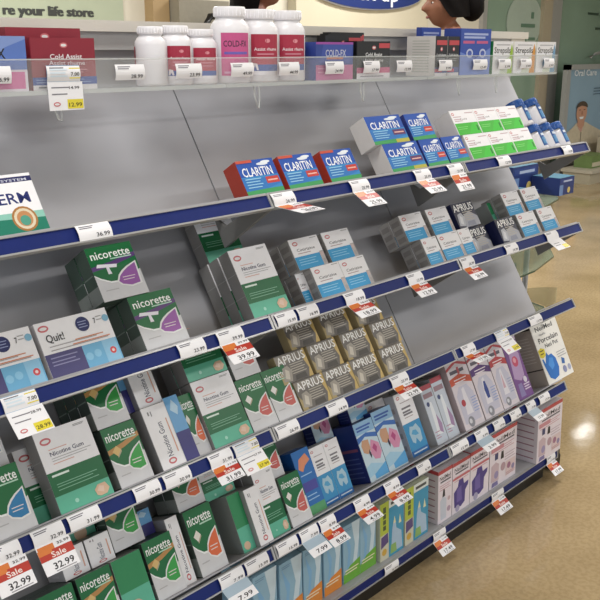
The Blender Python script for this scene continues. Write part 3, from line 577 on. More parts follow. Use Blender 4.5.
# third shelf
cart('gum_box', 'nic_blue', 3, .004, 0, .622, .086, .127, .05, 'nicorette box with blue shape, lower, at the left edge', 'nicorette boxes')
cart('gum_box', 'nic_blue', 3, .02, .1285, .618, .086, .127, .05, 'nicorette box with blue shape, upper, half behind the yellow price card', 'nicorette boxes')
cart('gum_box', 'gum', 3, .060, 0, .732, .117, .150, .038, 'Nicotine Gum box seen only as a green edge behind the big left gum box', GG)
cart('gum_box', 'gum', 3, .004, 0, .757, .121, .164, .045, 'biggest looking Nicotine Gum box at the lower left of the picture', GG)
cart('gum_box', 'nic_green', 3, .004, 0, .896, .082, .127, .045, 'nicorette box with green shape, lower, right of the big gum box', 'nicorette boxes', rows=3)
cart('gum_box', 'nic_green', 3, .006, .1285, .894, .082, .127, .045, 'nicorette box with green shape, upper, cut off by the second rail', 'nicorette boxes', rows=3)
cart('gum_box', 'gside', 3, .004, 0, 1.003, .062, .140, .1, 'white gum box turned sideways with upright lettering on the third shelf', GG)
cart('patch_box', 'bluebox', 3, .004, 0, 1.066, .037, .146, .1, 'sky blue and dark purple box between two gum boxes')
cart('gum_box', 'gside', 3, .012, .1415, 1.008, .062, .120, .09, 'white gum box lying sideways on top below the second rail', GG)
cart('patch_box', 'bluebox', 3, .03, .1415, .982, .025, .115, .08, 'blue edged box up behind beside the sideways white carton')
cart('gum_box', 'nic_orange', 3, .015, 0, 1.1045, .042, .140, .09, 'thin visible strip of a nicorette box with orange shape', 'nicorette boxes')
cart('gum_box', 'gum', 3, .004, 0, 1.148, .117, .158, .045, 'Nicotine Gum box in full view at the middle of the third shelf', GG, rows=2)
cart('gum_box', 'gum', 3, .004, .1595, 1.148, .117, .158, .045, 'Nicotine Gum box stacked on top, only its turquoise foot showing', GG, rows=2)
cart('gum_box', 'nic_coral', 3, .004, 0, 1.268, .082, .127, .045, 'nicorette box with coral shape, left of the pair on the third shelf', 'nicorette boxes', rows=2)
cart('gum_box', 'nic_coral', 3, .004, 0, 1.352, .080, .127, .045, 'nicorette box with coral shape next to the gold boxes', 'nicorette boxes')
cart('gum_box', 'nic_coral', 3, .004, .1285, 1.275, .082, .127, .045, 'nicorette box with coral shape, upper, cut by the 39.99 card', 'nicorette boxes', rows=2)
AG = 'gold APRIUS boxes'
names = [['bottom row, first beside the nicorette box', 'bottom row, second from the left', 'bottom row, third from the left', 'bottom row, at the right end'], ['middle row, first from the left', 'middle row, second from the left', 'middle row, third from the left', 'middle row, at the right end'], ['top row, left one under the rail', 'top row, middle one under the rail', 'top row, right one behind the red card', '']]
for r_, (xs, v) in enumerate([((1.438, 1.545, 1.652, 1.776), 0), ((1.410, 1.528, 1.655, 1.782), .0755), ((1.478, 1.610, 1.745), .151)]):
    for k, x in enumerate(xs):
        cart('allergy_box', 'ap_gold', 3, .004, v, x, .106 if not (r_ == 0 and k < 2) else .105, 0.0745, .03, 'gold and grey APRIUS box, ' + names[r_][k], AG)

# fourth shelf, left bay
cart('gum_box', 'nic_green', 4, .01, 0, .810, .082, .127, .045, 'nicorette box with green shape at the lower left corner of the picture', 'nicorette boxes', rows=2)
cart('gum_box', 'nic_blue', 4, .01, 0, .715, .086, .127, .045, 'nicorette box below the left red sale cards, at the bottom left corner', 'nicorette boxes', rows=2)
cart('gum_box', 'teal', 4, .01, 0, .897, .075, .127, .09, 'plain green box between two nicorette boxes at the bottom left')
cart('gum_box', 'gside', 4, .03, .1285, .800, .060, .062, .08, 'small white carton end under the right red 32.99 card')
cart('gum_box', 'gside', 4, .03, .1285, .864, .060, .062, .08, 'small white carton end below the white price labels')
cart('gum_box', 'teal', 4, .07, .1925, .858, .062, .10, .05, 'turquoise box high under the third rail')
cart('gum_box', 'nic_green', 4, .03, .137, .926, .080, .127, .045, 'nicorette box with pale green shape under the third rail', 'nicorette boxes', rows=2)
cart('gum_box', 'nic_green', 4, .01, 0, .980, .078, .134, .045, 'nicorette box with green shape in front on the fourth shelf', 'nicorette boxes', rows=2)
cart('gum_box', 'gside', 4, .02, 0, 1.060, .034, .158, .09, 'white upright gum carton right of the green nicorette box')
cart('patch_box', 'bluebox', 4, .06, .135, 1.01, .045, .06, .05, 'purple box lying behind the upright white carton')
cart('gum_box', 'nic_orange', 4, .01, 0, 1.105, .080, .156, .045, 'nicorette box with orange shape in front on the fourth shelf', 'nicorette boxes', rows=3)
cart('gum_box', 'nic_orange', 4, .02, .1575, 1.105, .080, .110, .045, 'nicorette box with orange shape tucked under the third rail', 'nicorette boxes', rows=2)
cart('gum_box', 'teal', 4, .02, 0, 1.244, .040, .144, .11, 'green and turquoise box edge left of the white upright carton')
cart('gum_box', 'gside', 4, .004, 0, 1.286, .044, .142, .11, 'white upright Nicotine Gum carton on the fourth shelf')
cart('gum_box', 'gum', 4, .012, 0, 1.331, .068, .168, .045, 'slim Nicotine Gum box left of the coral nicorette box on the fourth shelf', GG, rows=2)
cart('gum_box', 'gum', 4, .05, .146, 1.206, .095, .100, .045, 'Nicotine Gum box up behind under the 31.99 card', GG)
cart('gum_box', 'nic_coral', 4, .006, 0, 1.402, .074, .130, .045, 'nicorette box with coral shape on the fourth shelf beside the blue box', 'nicorette boxes', rows=2)
cart('gum_box', 'nic_coral', 4, .02, .1315, 1.370, .074, .110, .045, 'nicorette box with coral shape under the third rail joint', 'nicorette boxes', rows=2)
# fourth shelf, middle bay
cart('medicine_box', 'coldpack', 4, .022, 0, 1.484, .064, .172, .05, 'tall blue box with an orange shape beside the coral nicorette box')
KG = 'white and blue boxes with a pale twin lobed shape'
cart('nasal_strip_box', 'kidney', 4, .030, 0, 1.552, .058, .160, .04, 'white and blue nasal box, left of the adjoining pair', KG)
cart('nasal_strip_box', 'kidney', 4, .030, 0, 1.611, .058, .160, .04, 'white and blue nasal box, right of the adjoining pair', KG)
SG = 'blue sinus boxes with faces'
cart('sinus_box', 'sinus', 4, .020, 0, 1.733, .084, .170, .10, 'navy sided sinus box with a face picture, left of two', SG)
cart('sinus_box', 'sinus', 4, .020, 0, 1.819, .090, .180, .05, 'sinus box with a face picture, right of two', SG)
cart('sinus_box', 'sinus', 4, .050, .1715, 1.765, .076, .10, .05, 'sinus box stacked above, pale foot showing under the rail', SG)
cart('sinus_box', 'sinus', 4, .10, .12, 1.655, .074, .15, .04, 'dark navy box in the shadow behind the nasal boxes', SG)
cart('nasal_strip_box', 'kidney', 4, .075, 0, 1.868, .082, .200, .04, 'white and blue nasal box behind the right sinus box', KG)
cart('nasal_strip_box', 'kidney', 4, .035, 0, 1.952, .084, .196, .04, 'white and blue nasal box right of the sinus boxes, in plain view', KG)
# fourth shelf, right bay
DG = 'nasal aspirator packs'
cart('nasal_spray_box', 'slim', 4, .022, 0, 2.064, .058, .188, .12, 'slim pale pack with grey side stack, leftmost of the nasal packs', DG)
cart('nasal_spray_box', 'slim', 4, .022, 0, 2.125, .060, .198, .10, 'slim pale pack with red top, second of the nasal packs', DG)
for k, (x, w_, art, lb) in enumerate([(2.198, .114, 'dev_r', 'nasal pack with orange red band and round bulb'), (2.318, .112, 'dev_p', 'nasal pack with purple band and blue tip'), (2.434, .100, 'dev_o', 'nasal pack with red band between purple packs')]):
    cart('nasal_spray_box', art, 4, .006, 0, x, w_, .222, .10, lb, DG)
cart('nasal_spray_box', 'purple', 4, .006, 0, 2.538, .094, .220, .08, 'purple nasal pack with a pink oval beside the porcelain pot box', DG)
cart('neti_pot_box', 'porc', 4, .0, 0, 2.735, .190, .226, .10, 'cream NeilMed Porcelain box with a blue pot at the shelf end')
# bottom deck
BG = 'pale blue saline boxes'
for k, (x, art, h_, lb) in enumerate([(1.272, 'sal_plain', .185, 'plain pale blue box at the left of the bottom deck'), (1.366, 'sal_o', .178, 'pale blue box with orange foot, first'), (1.455, 'sal_o', .178, 'pale blue box with orange foot, second'), (1.536, 'sal_o', .178, 'pale blue box with orange foot touching the green footed boxes'), (1.617, 'sal_g', .178, 'pale blue box with green foot, left of two'), (1.690, 'sal_g', .178, 'pale blue box with green foot, right of two')]):
    cart('saline_box', art, 5, .02, 0, x, .072 if k > 1 else .084, h_, .12, lb, BG)
cart('nasal_spray_box', 'lime', 5, .012, 0, 1.772, .112, .186, .10, 'lime green and teal nasal box, left of two on the bottom deck', 'lime and teal boxes')
cart('nasal_spray_box', 'lime', 5, .012, 0, 1.892, .118, .186, .10, 'lime green and teal nasal box, right of two next to the pink rimmed boxes', 'lime and teal boxes')
NG = 'NeilMed rinse boxes'
cart('sinus_rinse_box', 'neil_b', 5, .01, 0, 2.062, .076, .182, .12, 'NeilMed box with a bottle and striped left side, leftmost of its kind', NG)
cart('sinus_rinse_box', 'neil_p', 5, .01, 0, 2.142, .100, .180, .12, 'NeilMed box with a purple pot, left of two', NG)
cart('sinus_rinse_box', 'neil_p', 5, .01, 0, 2.246, .114, .182, .12, 'NeilMed box with a purple pot, right of two', NG)
cart('sinus_rinse_box', 'neil_g', 5, .01, 0, 2.366, .174, .200, .12, 'wide NeilMed box with a bottle at the middle of the right bay', NG)
cart('sinus_rinse_box', 'neil_g', 5, -.012, 0, 2.652, .180, .204, .14, 'wide NeilMed box alone at the right end of the bottom deck', NG)

# ------------------------------------------------------------------ bottles
def curved_label(q_, r, z0, z1, a0, a1, paint):
    s = MB((a1 - a0) * pi / 180 * r, z1 - z0)
    s.map = lambda x, z, y: ((r - y) * cos(R(a0) + x / r), (r - y) * sin(R(a0) + x / r), z0 + z)
    paint(s); return s
def lab_pink(s): s.rect(0, 0, 1, 1, '#c8568c'); s.text('COLD-FX', .08, .68, .2, '#2a2433', maxw=.8); s.rect(.1, .5, .9, .56, '#6f62b4'); s.rect(.1, .05, .9, .1, '#d9a5c4')
def lab_red(s):
    s.rect(0, 0, 1, .1, '#e0dde2'); s.rect(0, .1, 1, .26, '#31509c'); s.rect(0, .26, 1, 1, '#a82c44'); s.disc(.55, .84, .09, '#d98a94', ry=.05); s.text('Assist rhume', .1, .6, .11, '#f3e6ea', maxw=.82); s.rect(.2, .5, .8, .53, '#cf8a98'); s.rect(.2, .4, .8, .43, '#c77f8f'); s.poly([(.02, .12), (.25, .12), (.2, .28), (.05, .3)], '#e6dfe2')
def lab_claritin(s): s.rect(0, 0, 1, 1, '#24508f'); s.rect(.1, .1, .9, .55, '#4e86b4'); s.rect(.15, .65, .85, .8, '#c9d6e4')
def bottle(loc, rot, r, h, paint, a0, a1, lz0, lz1, cap, name, label, group, capfrac=.17, side=True):
    e = empty(name, loc, rot); tag(e, label, 'bottle', group); hb = h * (1 - capfrac)
    b = MB(); b.lathe([(0, 0), (r * .93, 0), (r, .004), (r, hb * .80), (r * .97, hb * .86), (r * .84, hb * .93), (r * .72, hb * .965), (r * .72, hb)], PLASTIC); b.build('bottle_body', e)
    b = MB(); c = r * .80 if capfrac < .25 else r * .95; b.lathe([(c * .96, hb), (c, hb + .002), (c, h - .003), (c * .95, h), (0, h)], cap)
    for k in range(24):
        a = k * 15; b.tube([(c * cos(R(a)), c * sin(R(a)), hb + .003), (c * cos(R(a)), c * sin(R(a)), h - .004)], .0006, cap, 4)
    b.build('cap', e)
    s = curved_label(None, r + .0004, lz0 * h, lz1 * h, a0, a1, paint)
    if side:
        for k in range(3):
            M = ink('#a7a0a6'); s.lay += 1
            for j in range(2): s.rect(-.62 + .14 * k, .15, -.56 + .14 * k, .85, M)
    s.build('wrap_label', e)
WB = 'white pill bottles on the acrylic ledge'
ZL = 1.4777
for k, (x, r, h, p, lb) in enumerate([(1.152, .033, .119, lab_red, 'small white bottle, leftmost, its label turned away'), (1.220, .035, .122, lab_red, 'small white bottle with red label, middle of the small three'), (1.292, .0355, .116, lab_red, 'small white bottle with red label next to the tall bottles'),
        (1.376, .045, .165, lab_pink, 'tall white bottle with pink COLD label'), (1.468, .045, .162, lab_red, 'tall white bottle with red label, middle of the tall three'), (1.560, .0445, .162, lab_red, 'tall white bottle with red label beside the purple box')]):
    a0, a1 = (-285, -196) if k == 0 else (-158, -68)
    bottle((x, 1.4615 + .012 + r + (.012 if k < 3 else 0), ZL), (0, 0, 0), r, h, p, a0, a1, .10, .66, PLASTIC, 'pill_bottle', lb, WB, capfrac=.135)
BLUECAP = mat('blue bottle cap', '#23549c', .35)
for k, (x, v, lb) in enumerate([(2.592, 0, 'small white bottle with blue cap, lower left of five'), (2.668, 0, 'small white bottle with blue cap, lower middle of five'), (2.742, 0, 'small white bottle with blue cap, lower right of five'), (2.566, .092, 'small white bottle with blue cap, upper left of five'), (2.655, .092, 'small white bottle with blue cap, upper right of five')]):
    z, a = SH[1]; A = R(a); d = .040; vv = v + TRAY[1]
    bottle((x, RY + d * cos(A) + vv * sin(A), z - d * sin(A) + vv * cos(A)), (-A, 0, R(0)), .033, .090, lab_claritin, -115, -35, .12, .72, BLUECAP, 'tablet_bottle', lb, 'blue capped bottles', capfrac=.27, side=False)

# ------------------------------------------------------------------ price labels and cards
YEL = '#e3d23a'
def strip_paint(q_, price, kind):
    q_.lines(.08, .5, (.82, .7), '#6f6d78', .06)
    q_.text(price, .52, .12, .34, '#2b2a30', maxw=.4)
    if kind == 'blue': q_.rect(0, 0, 1, 1, '#8fb0cf'); q_.rect(.66, .2, 1, .85, YEL); q_.text('7.00' if price != '2.00' else price, .70, .36, .32, '#3c3a20', maxw=.26); q_.lines(.08, .6, (.3, .5, .7), '#d9e6f0', .1)
def bowed(w_, y0=-.0085):
    q_ = MB(w_, .030); n = 6
    def mp(x, z, y):
        s = z / .030; return (x, y0 - .0035 * sin(pi * s) + y, -.0335 + z)
    q_.map = mp; vs = []; fs = []
    for j in range(n + 1):
        for x in (0, w_): vs.append(mp(x, .030 * j / n, 0))
    for j in range(n): fs.append((2 * j, 2 * j + 1, 2 * j + 3, 2 * j + 2))
    k = len(vs); vs += [(v[0], v[1] + .0005, v[2]) for v in vs]; fs += [tuple(k + i for i in reversed(f)) for f in fs]
    q_.add(vs, fs, PAPER); return q_
def price(i, x, w_, kind, price_, label, t=45, L=.055, dx=0):
    if i: L *= .87; t -= (16 if i == 4 else 8 if i != 1 else 0)
    if i == 0: loc, rot, a = (x, 1.4615 + .006, 1.48 + .046), (0, 0, 0), 0
    else: loc, rot, a = (x, RY, SH[i][0]), (R(-SH[i][1]), 0, 0), SH[i][1]
    if kind == 'plain':
        q_ = bowed(w_); strip_paint(q_, price_, kind); o = q_.build('price_label', None, loc, rot); tag(o, label, 'price label'); return
    e = empty('price_label', loc, rot); tag(e, label, 'price label')
    q_ = bowed(w_); strip_paint(q_, price_ if kind != 'blue' else '', 'blue' if kind == 'blue' else 'plain'); q_.build('label_strip', e)
    T = R(t + a); dy, dz = -cos(T), -sin(T); ny, nz = dz, -dy
    c = MB(w_ * 1.06, L); y0, z0 = -.009, -.033
    c.map = lambda xx, zz, y: (xx + dx * (1 - zz / L), y0 + dy * (L - zz) - y * ny, z0 + dz * (L - zz) - y * nz)
    vs = [c.map(xx, zz, yy) for yy in (0, .0006) for (xx, zz) in ((0, 0), (w_ * 1.06, 0), (w_ * 1.06, L), (0, L))]
    c.add(vs, [(0, 1, 2, 3), (7, 6, 5, 4), (0, 4, 5, 1), (1, 5, 6, 2), (2, 6, 7, 3), (3, 7, 4, 0)], PAPER)
    if kind == 'sale':
        c.rect(.03, .66, .5, .95, '#d97b3a'); c.rect(0, .46, 1, .76, '#b8382c'); c.rect(.0, .66, .4, .84, '#d97b3a'); c.text('Sale', .34, .5, .26, '#f3e6e0', maxw=.42); c.text(price_, .28, .12, .3, '#26242a', maxw=.6); c.lines(.3, .9, (.04,), '#9a979c', .03); c.text(price_, .6, .84, .12, '#3a383e', maxw=.36)
    elif kind == 'blue':
        c.lines(.1, .6, (.78, .55), '#77757c', .04); c.text('14.99' if i == 0 else price_, .6, .74, .14, '#2b2a30', maxw=.3); c.rect(.52, .05, .98, .38, YEL); c.text(price_, .56, .12, .2, '#3c3a20', maxw=.38); c.disc(.22, .22, .1, '#c96a70', ry=.08); c.disc(.22, .22, .07, '#e6e4e4', ry=.04)
    elif kind == 'pale':
        c.rect(0, .5, 1, 1, '#a9bccb'); c.text(price_, .3, .12, .32, '#2b2a30', maxw=.55)
    elif kind == 'paleyellow':
        c.lines(.15, .6, (.6, .4), '#77757c', .05); c.rect(.6, .05, .98, .4, YEL)
    c.build('sale_card', e)
below = lambda s: 'white price label ' + s
# acrylic ledge
for (x, w_, p_, s) in [(.735, .062, '26.99', 'under the COLD-FX box at the left edge of the ledge'), (1.018, .070, '28.99', 'alone on the clear lip left of the small bottles'), (1.168, .070, '23.99', 'in front of the middle small bottle'), (1.322, .068, '49.99', 'in front of the tall pink labelled bottle'), (1.472, .068, '44.99', 'in front of the tall bottles at the right'), (1.634, .068, '24.99', 'in front of the purple COLD-FX box'), (1.781, .066, '17.99', 'in front of the wide black box'), (1.921, .068, '13.99', 'on the empty stretch of ledge right of the black box'), (2.118, .066, '9.99', 'in front of the narrow black pair'), (2.296, .078, '12.49', 'in front of the tall blue box'), (2.440, .074, '5.99', 'in front of the lime accent Strepsils box'), (2.574, .070, '5.99', 'in front of the orange accent Strepsils box'), (2.728, .070, '5.99', 'in front of the pale blue accent Strepsils box')]:
    price(0, x, w_, 'plain', p_, 'white price label ' + s)
price(0, .868, .070, 'blue', '12.99', 'blue and white hanging card with yellow patches under the dark red box', t=88, L=.052)
# top slanted rail
price(1, .822, .070, 'plain', '36.99', 'white price label on the blue rail right of the NICODERM box')
price(1, 1.311, .069, 'sale', '26.99', 'curled sale card under the red sided CLARITIN boxes', t=14, L=.06, dx=.035)
price(1, 1.574, .068, 'sale', '25.99', 'red and white sale card between the red and blue CLARITIN groups', t=38, L=.058, dx=.012)
price(1, 1.831, .069, 'sale', '25.99', 'sale card under the white sided CLARITIN box', t=35, L=.058, dx=.008)
price(1, 1.985, .069, 'sale', '21.99', 'sale card under the small CLARITIN boxes at the rail joint', t=50, L=.062)
price(1, 2.239, .071, 'plain', '12.99', 'white price label below the bright green boxes')
price(1, 2.640, .062, 'plain', '19.99', 'white price label below the blue capped bottles')
# second rail
price(2, .650, .066, 'blue', '28.99', 'blue, white and yellow hanging card at the left edge of the second rail', t=50, L=.060)
price(2, 1.037, .070, 'plain', '23.99', 'white price label below the purple inhaler boxes')
price(2, 1.143, .072, 'sale', '39.99', 'sale card reading 39.99 on the second rail', t=52, L=.058, dx=.006)
price(2, 1.320, .062, 'plain', '15.99', 'white price label right of the rail joint under the big gum box')
price(2, 1.391, .068, 'plain', '16.99', 'white price label just left of the small tablet boxes')
price(2, 1.558, .074, 'sale', '18.99', 'sale card under the left stack of tablet boxes', t=38, L=.058, dx=.006)
price(2, 1.816, .068, 'sale', '12.99', 'sale card under the middle stack of tablet boxes', t=40, L=.056)
price(2, 2.072, .066, 'sale', '26.99', 'sale card at the rail joint under the dark APRIUS boxes', t=40, L=.058)
price(2, 2.318, .072, 'plain', '19.99', 'white price label left of the right stack of tablet boxes')
price(2, 2.575, .078, 'paleyellow', '', 'pale card with a yellow corner under the rightmost tablet boxes', t=38, L=.055)
# third rail
price(3, .590, .066, 'sale', '32.99', 'sale card reading 32.99 at the very left edge', t=58, L=.066)
price(3, .680, .066, 'sale', '32.99', 'sale card reading 32.99 under the biggest gum box', t=58, L=.066)
price(3, .757, .070, 'plain', '31.99', 'white price label right of the two 32.99 cards')
price(3, .909, .065, 'plain', '30.99', 'white price label under the green nicorette boxes')
price(3, .985, .070, 'plain', '30.99', 'white price label under the sideways white gum box')
price(3, 1.109, .066, 'sale', '31.99', 'sale card reading 31.99 under the middle gum box', t=48, L=.05)
price(3, 1.183, .072, 'blue', '27.99', 'blue, white and yellow card left of the third rail joint', t=50, L=.055)
price(3, 1.318, .074, 'plain', '26.99', 'white price label right of the third rail joint')
price(3, 1.498, .073, 'plain', '14.99', 'white price label below the gold APRIUS boxes')
price(3, 1.757, .075, 'sale', '22.99', 'sale card reading 22.99 at the right of the gold boxes', t=36, L=.055)
price(3, 2.105, .068, 'sale', '17.99', 'sale card curling over the orange red nasal pack', t=30, L=.05, dx=.02)
price(3, 2.293, .076, 'blue', '13.99', 'blue and yellow card above the purple nasal pack', t=46, L=.062)
price(3, 2.506, .080, 'plain', '17.99', 'white price label just above the porcelain pot box')
# fourth rail
for (x, w_, p_, s) in [(1.212, .074, '15.99', 'left of the fourth rail joint'), (1.318, .072, '15.99', 'right of the fourth rail joint'), (1.745, .064, '9.99', 'under the left sinus box')]:
    if p_ != '9.99': price(4, x, w_, 'plain', p_, 'white price label ' + s)
price(4, 1.130, .074, 'pale', '7.99', 'pale card reading 7.99 at the bottom edge left of the saline boxes', t=46, L=.055)
price(4, 1.400, .066, 'pale', '7.99', 'pale card reading 7.99 left of the 8.99 sale card', t=44, L=.055)
price(4, 1.474, .060, 'sale', '8.99', 'sale card reading 8.99 next to the pale 7.99 card', t=44, L=.06)
price(4, 1.613, .064, 'sale', '4.99', 'sale card reading 4.99 above the green footed saline boxes', t=40, L=.055)
price(4, 1.745, .066, 'sale', '8.99', 'sale card reading 8.99 above the lime and teal boxes', t=40, L=.055)
price(4, 1.900, .064, 'plain', '6.99', 'white price label under the white and blue nasal box')
price(4, 2.078, .090, 'plain', '12.99', 'long white price label right of the right bay joint on the fourth rail')
price(4, 2.212, .072, 'pale', '3.99', 'pale card reading 3.99 above the purple pot boxes', t=44, L=.055)
price(4, 2.322, .066, 'plain', '17.99', 'white price label under the purple band nasal pack')
price(4, 2.428, .066, 'plain', '16.99', 'white price label under the red band nasal pack')
price(4, 2.535, .060, 'pale', '17.99', 'pale card hanging over the right wide NeilMed box', t=44, L=.055)
price(4, 2.625, .072, 'plain', '17.99', 'white price label under the porcelain pot box')
# bottom rail
price(5, 1.765, .066, 'plain', '9.99', 'white price label below the lime boxes on the bottom rail')
price(5, 2.010, .066, 'sale', '17.49', 'sale card on the bottom rail under the leftmost NeilMed box', t=46, L=.058)
price(5, 2.352, .076, 'sale', '17.49', 'sale card on the bottom rail in the middle of the right bay', t=46, L=.058)
price(5, 2.735, .064, 'sale', '17.99', 'sale card at the right end of the bottom rail', t=46, L=.058)

# ------------------------------------------------------------------ glass end display
gl = empty('glass_display', (3.0, 2.0, 0)); tag(gl, 'rounded glass end display with stacked shelves behind the gondola end', 'display stand')
GSH = mat('green tinted shelf glass', '#8fa08c', .06, var=.05, alpha=.55); GED = mat('green glass edge', '#3f5648', .1)
def gshelf(z):
    P = [(2.96, 2.3), (2.96, 1.80), (3.05, 1.72), (3.3, 1.73), (3.6, 1.80), (3.78, 1.92), (3.84, 2.08), (3.84, 2.3)]
    b = MB(); n = len(P)
    b.add([(x, y, z) for x, y in P] + [(x, y, z + .008) for x, y in P], [tuple(reversed(range(n))), tuple(range(n, 2 * n))], GSH)
    b.add([(x, y, z) for x, y in P] + [(x, y, z + .008) for x, y in P], [(i, (i + 1) % n, n + (i + 1) % n, n + i) for i in range(n)], GED)
    rel(b, 'glass_shelf', gl)
for z in (.33, .635, .9): gshelf(z)
for (x, y) in ((3.80, 2.26), (3.0, 2.26), (3.72, 2.0)):
    b = MB(); b.tube([(x, y, 0), (x, y, 1.15 if y > 2 else .9)], .014, SILVER); rel(b, 'post', gl)
b = MB(); P = [(3.45 + .38 * sin(R(a)), 2.05 - .30 * cos(R(a))) for a in range(20, 100, 8)]
n = len(P); b.add([(x, y, .335) for x, y in P] + [(x, y, .50 - .012 * i) for i, (x, y) in enumerate(P)], [(i, i + 1, n + i + 1, n + i) for i in range(n - 1)], mat('green clear panel', '#9fb08a', .1, alpha=.45))
rel(b, 'curved_guard', gl)
def nb(x, y, z, w_, h, d, lb):
    q_ = MB(w_, h); q_.box(0, w_, 0, d, 0, h, ink('#25356f')); q_.rect(.05, .7, .9, .92, '#2c3f80'); q_.rect(.25, .74, .85, .84, '#a9b4d0'); q_.rect(.0, .0, .25, .6, '#6a86b8'); q_.disc(.65, .25, .1, '#c9b46a'); q_.box(0, w_, 0, d, h, h + .001, ink('#4f7f98'))
    o = q_.build('toothpaste_box', None, (x, y, z)); tag(o, lb, 'box', 'navy boxes on the glass display')
nb(3.50, 1.98, .908, .23, .13, .18, 'navy box on the highest glass shelf of the end display')
nb(3.36, 1.84, .908, .12, .05, .09, 'flat navy box low in front on the highest glass shelf')
nb(3.66, 1.83, .908, .14, .08, .14, 'small navy box at the right on the highest glass shelf')
nb(3.28, 1.92, .339, .20, .27, .14, 'tall navy box on the lowest glass shelf beside the gondola end')
nb(3.05, 1.88, .339, .20, .25, .14, 'tall navy box hidden half behind the grey panel')
nb(3.50, 2.02, .339, .16, .20, .14, 'blue box behind the curved green guard')

# ------------------------------------------------------------------ two people behind the gondola
def body_chain(pts, edges, rad, name, M, levels=1, extra=None, vox=.008):
    me = bpy.data.meshes.new(name); me.from_pydata(pts, edges, []); o = bpy.data.objects.new(name, me); C.objects.link(o)
    md = o.modifiers.new('s', 'SKIN')
    for i, v in enumerate(me.skin_vertices[0].data):
        r_ = rad[i]; v.radius = r_ if isinstance(r_, tuple) else (r_, r_); v.use_root = (i == 0)
    su = o.modifiers.new('u', 'SUBSURF'); su.levels = levels; su.render_levels = levels
    dg = bpy.context.evaluated_depsgraph_get(); me2 = bpy.data.meshes.new_from_object(o.evaluated_get(dg))
    bpy.data.objects.remove(o)
    vs = [tuple(v.co) for v in me2.vertices]; fs = [tuple(p.vertices) for p in me2.polygons]
    if extra:
        k = len(vs); vs += extra[0]; fs += [tuple(k + i for i in f) for f in extra[1]]
    me3 = bpy.data.meshes.new(name); me3.from_pydata(vs, [], fs); me3.materials.append(M)
    o = bpy.data.objects.new(name, me3); C.objects.link(o)
    if extra:
        rm = o.modifiers.new('r', 'REMESH'); rm.mode = 'VOXEL'; rm.voxel_size = vox; rm.use_smooth_shade = True
        dg = bpy.context.evaluated_depsgraph_get(); me4 = bpy.data.meshes.new_from_object(o.evaluated_get(dg)); bpy.data.objects.remove(o)
        o = bpy.data.objects.new(name, me4); C.objects.link(o)
    for p in o.data.polygons: p.use_smooth = True
    return o
def g(x, s): return math.exp(-(x / s) ** 2)
def head_geo(c, yaw, pitch, hair=False):
    # head faces local -Y; c = head centre; half height .115
    NZ, NA = 44, 56; vs = []; fs = []; Mx = Matrix.Translation(c) @ Matrix.Rotation(yaw, 4, 'Z') @ Matrix.Rotation(pitch, 4, 'X')
    for j in range(NZ + 1):
        t = -1 + 2 * j / NZ; ph = t * pi / 2; z = .117 * sin(ph); k = max(cos(ph), .02) ** .8
        for i in range(NA):
            a = 2 * pi * i / NA; dx, dy = sin(a), -cos(a); front = max(0, -dy)
            rx = .076 * k; ry = .096 * k
            if z < -.02:
                s = min(1, (-.02 - z) / .095); rx *= 1 - .16 * s; 
                ry *= (1 - .02 * s) if dy < 0 else (1 - .5 * s)
            if z > -.01 and dy > 0: ry *= 1.07
            x = rx * dx; y = ry * dy
            an = abs(a if a < pi else 2 * pi - a)
            if not hair:
                w1 = g(an, .22)
                y -= .030 * w1 * g(z + .028, .016) + .018 * w1 * g(z + .008, .022)          # nose
                y += .010 * g(an, .30) * g(z - .018, .012) + .007 * (g(an - .45, .2)) * g(z - .002, .014)   # bridge, eye sockets
                y -= .006 * g(an, .7) * g(z - .030, .012)                                    # brow
                y -= .011 * g(an, .30) * g(z + .058, .008) + .010 * g(an, .28) * g(z + .072, .008)   # lips
                y += .004 * g(an, .35) * g(z + .065, .004)
                y -= .013 * g(an, .42) * g(z + .100, .020)                                   # chin
                x += (1 if dx > 0 else -1) * .006 * g(an - .95, .3) * g(z + .02, .03)        # cheek
            vs.append(tuple(Mx @ Vector((x, y, z))))
    for j in range(NZ):
        for i in range(NA):
            i2 = (i + 1) % NA; fs.append((j * NA + i, j * NA + i2, (j + 1) * NA + i2, (j + 1) * NA + i))
    fs.append(tuple(reversed(range(NA)))); fs.append(tuple(NZ * NA + i for i in range(NA)))
    # ears
    for sx in (-1, 1):
        k = len(vs); n = 10; m_ = 6
        for q1 in range(m_ + 1):
            th = pi * q1 / m_
            for q2 in range(n):
                p2 = 2 * pi * q2 / n; v = Vector((sx * .076 + .009 * sin(th) * cos(p2) * 1.0, .010 + .018 * sin(th) * sin(p2), -.012 + .031 * cos(th)))
                vs.append(tuple(Mx @ v))
        for q1 in range(m_):
            for q2 in range(n): fs.append((k + q1 * n + q2, k + q1 * n + (q2 + 1) % n, k + (q1 + 1) * n + (q2 + 1) % n, k + (q1 + 1) * n + q2))
    return vs, fs, Mx
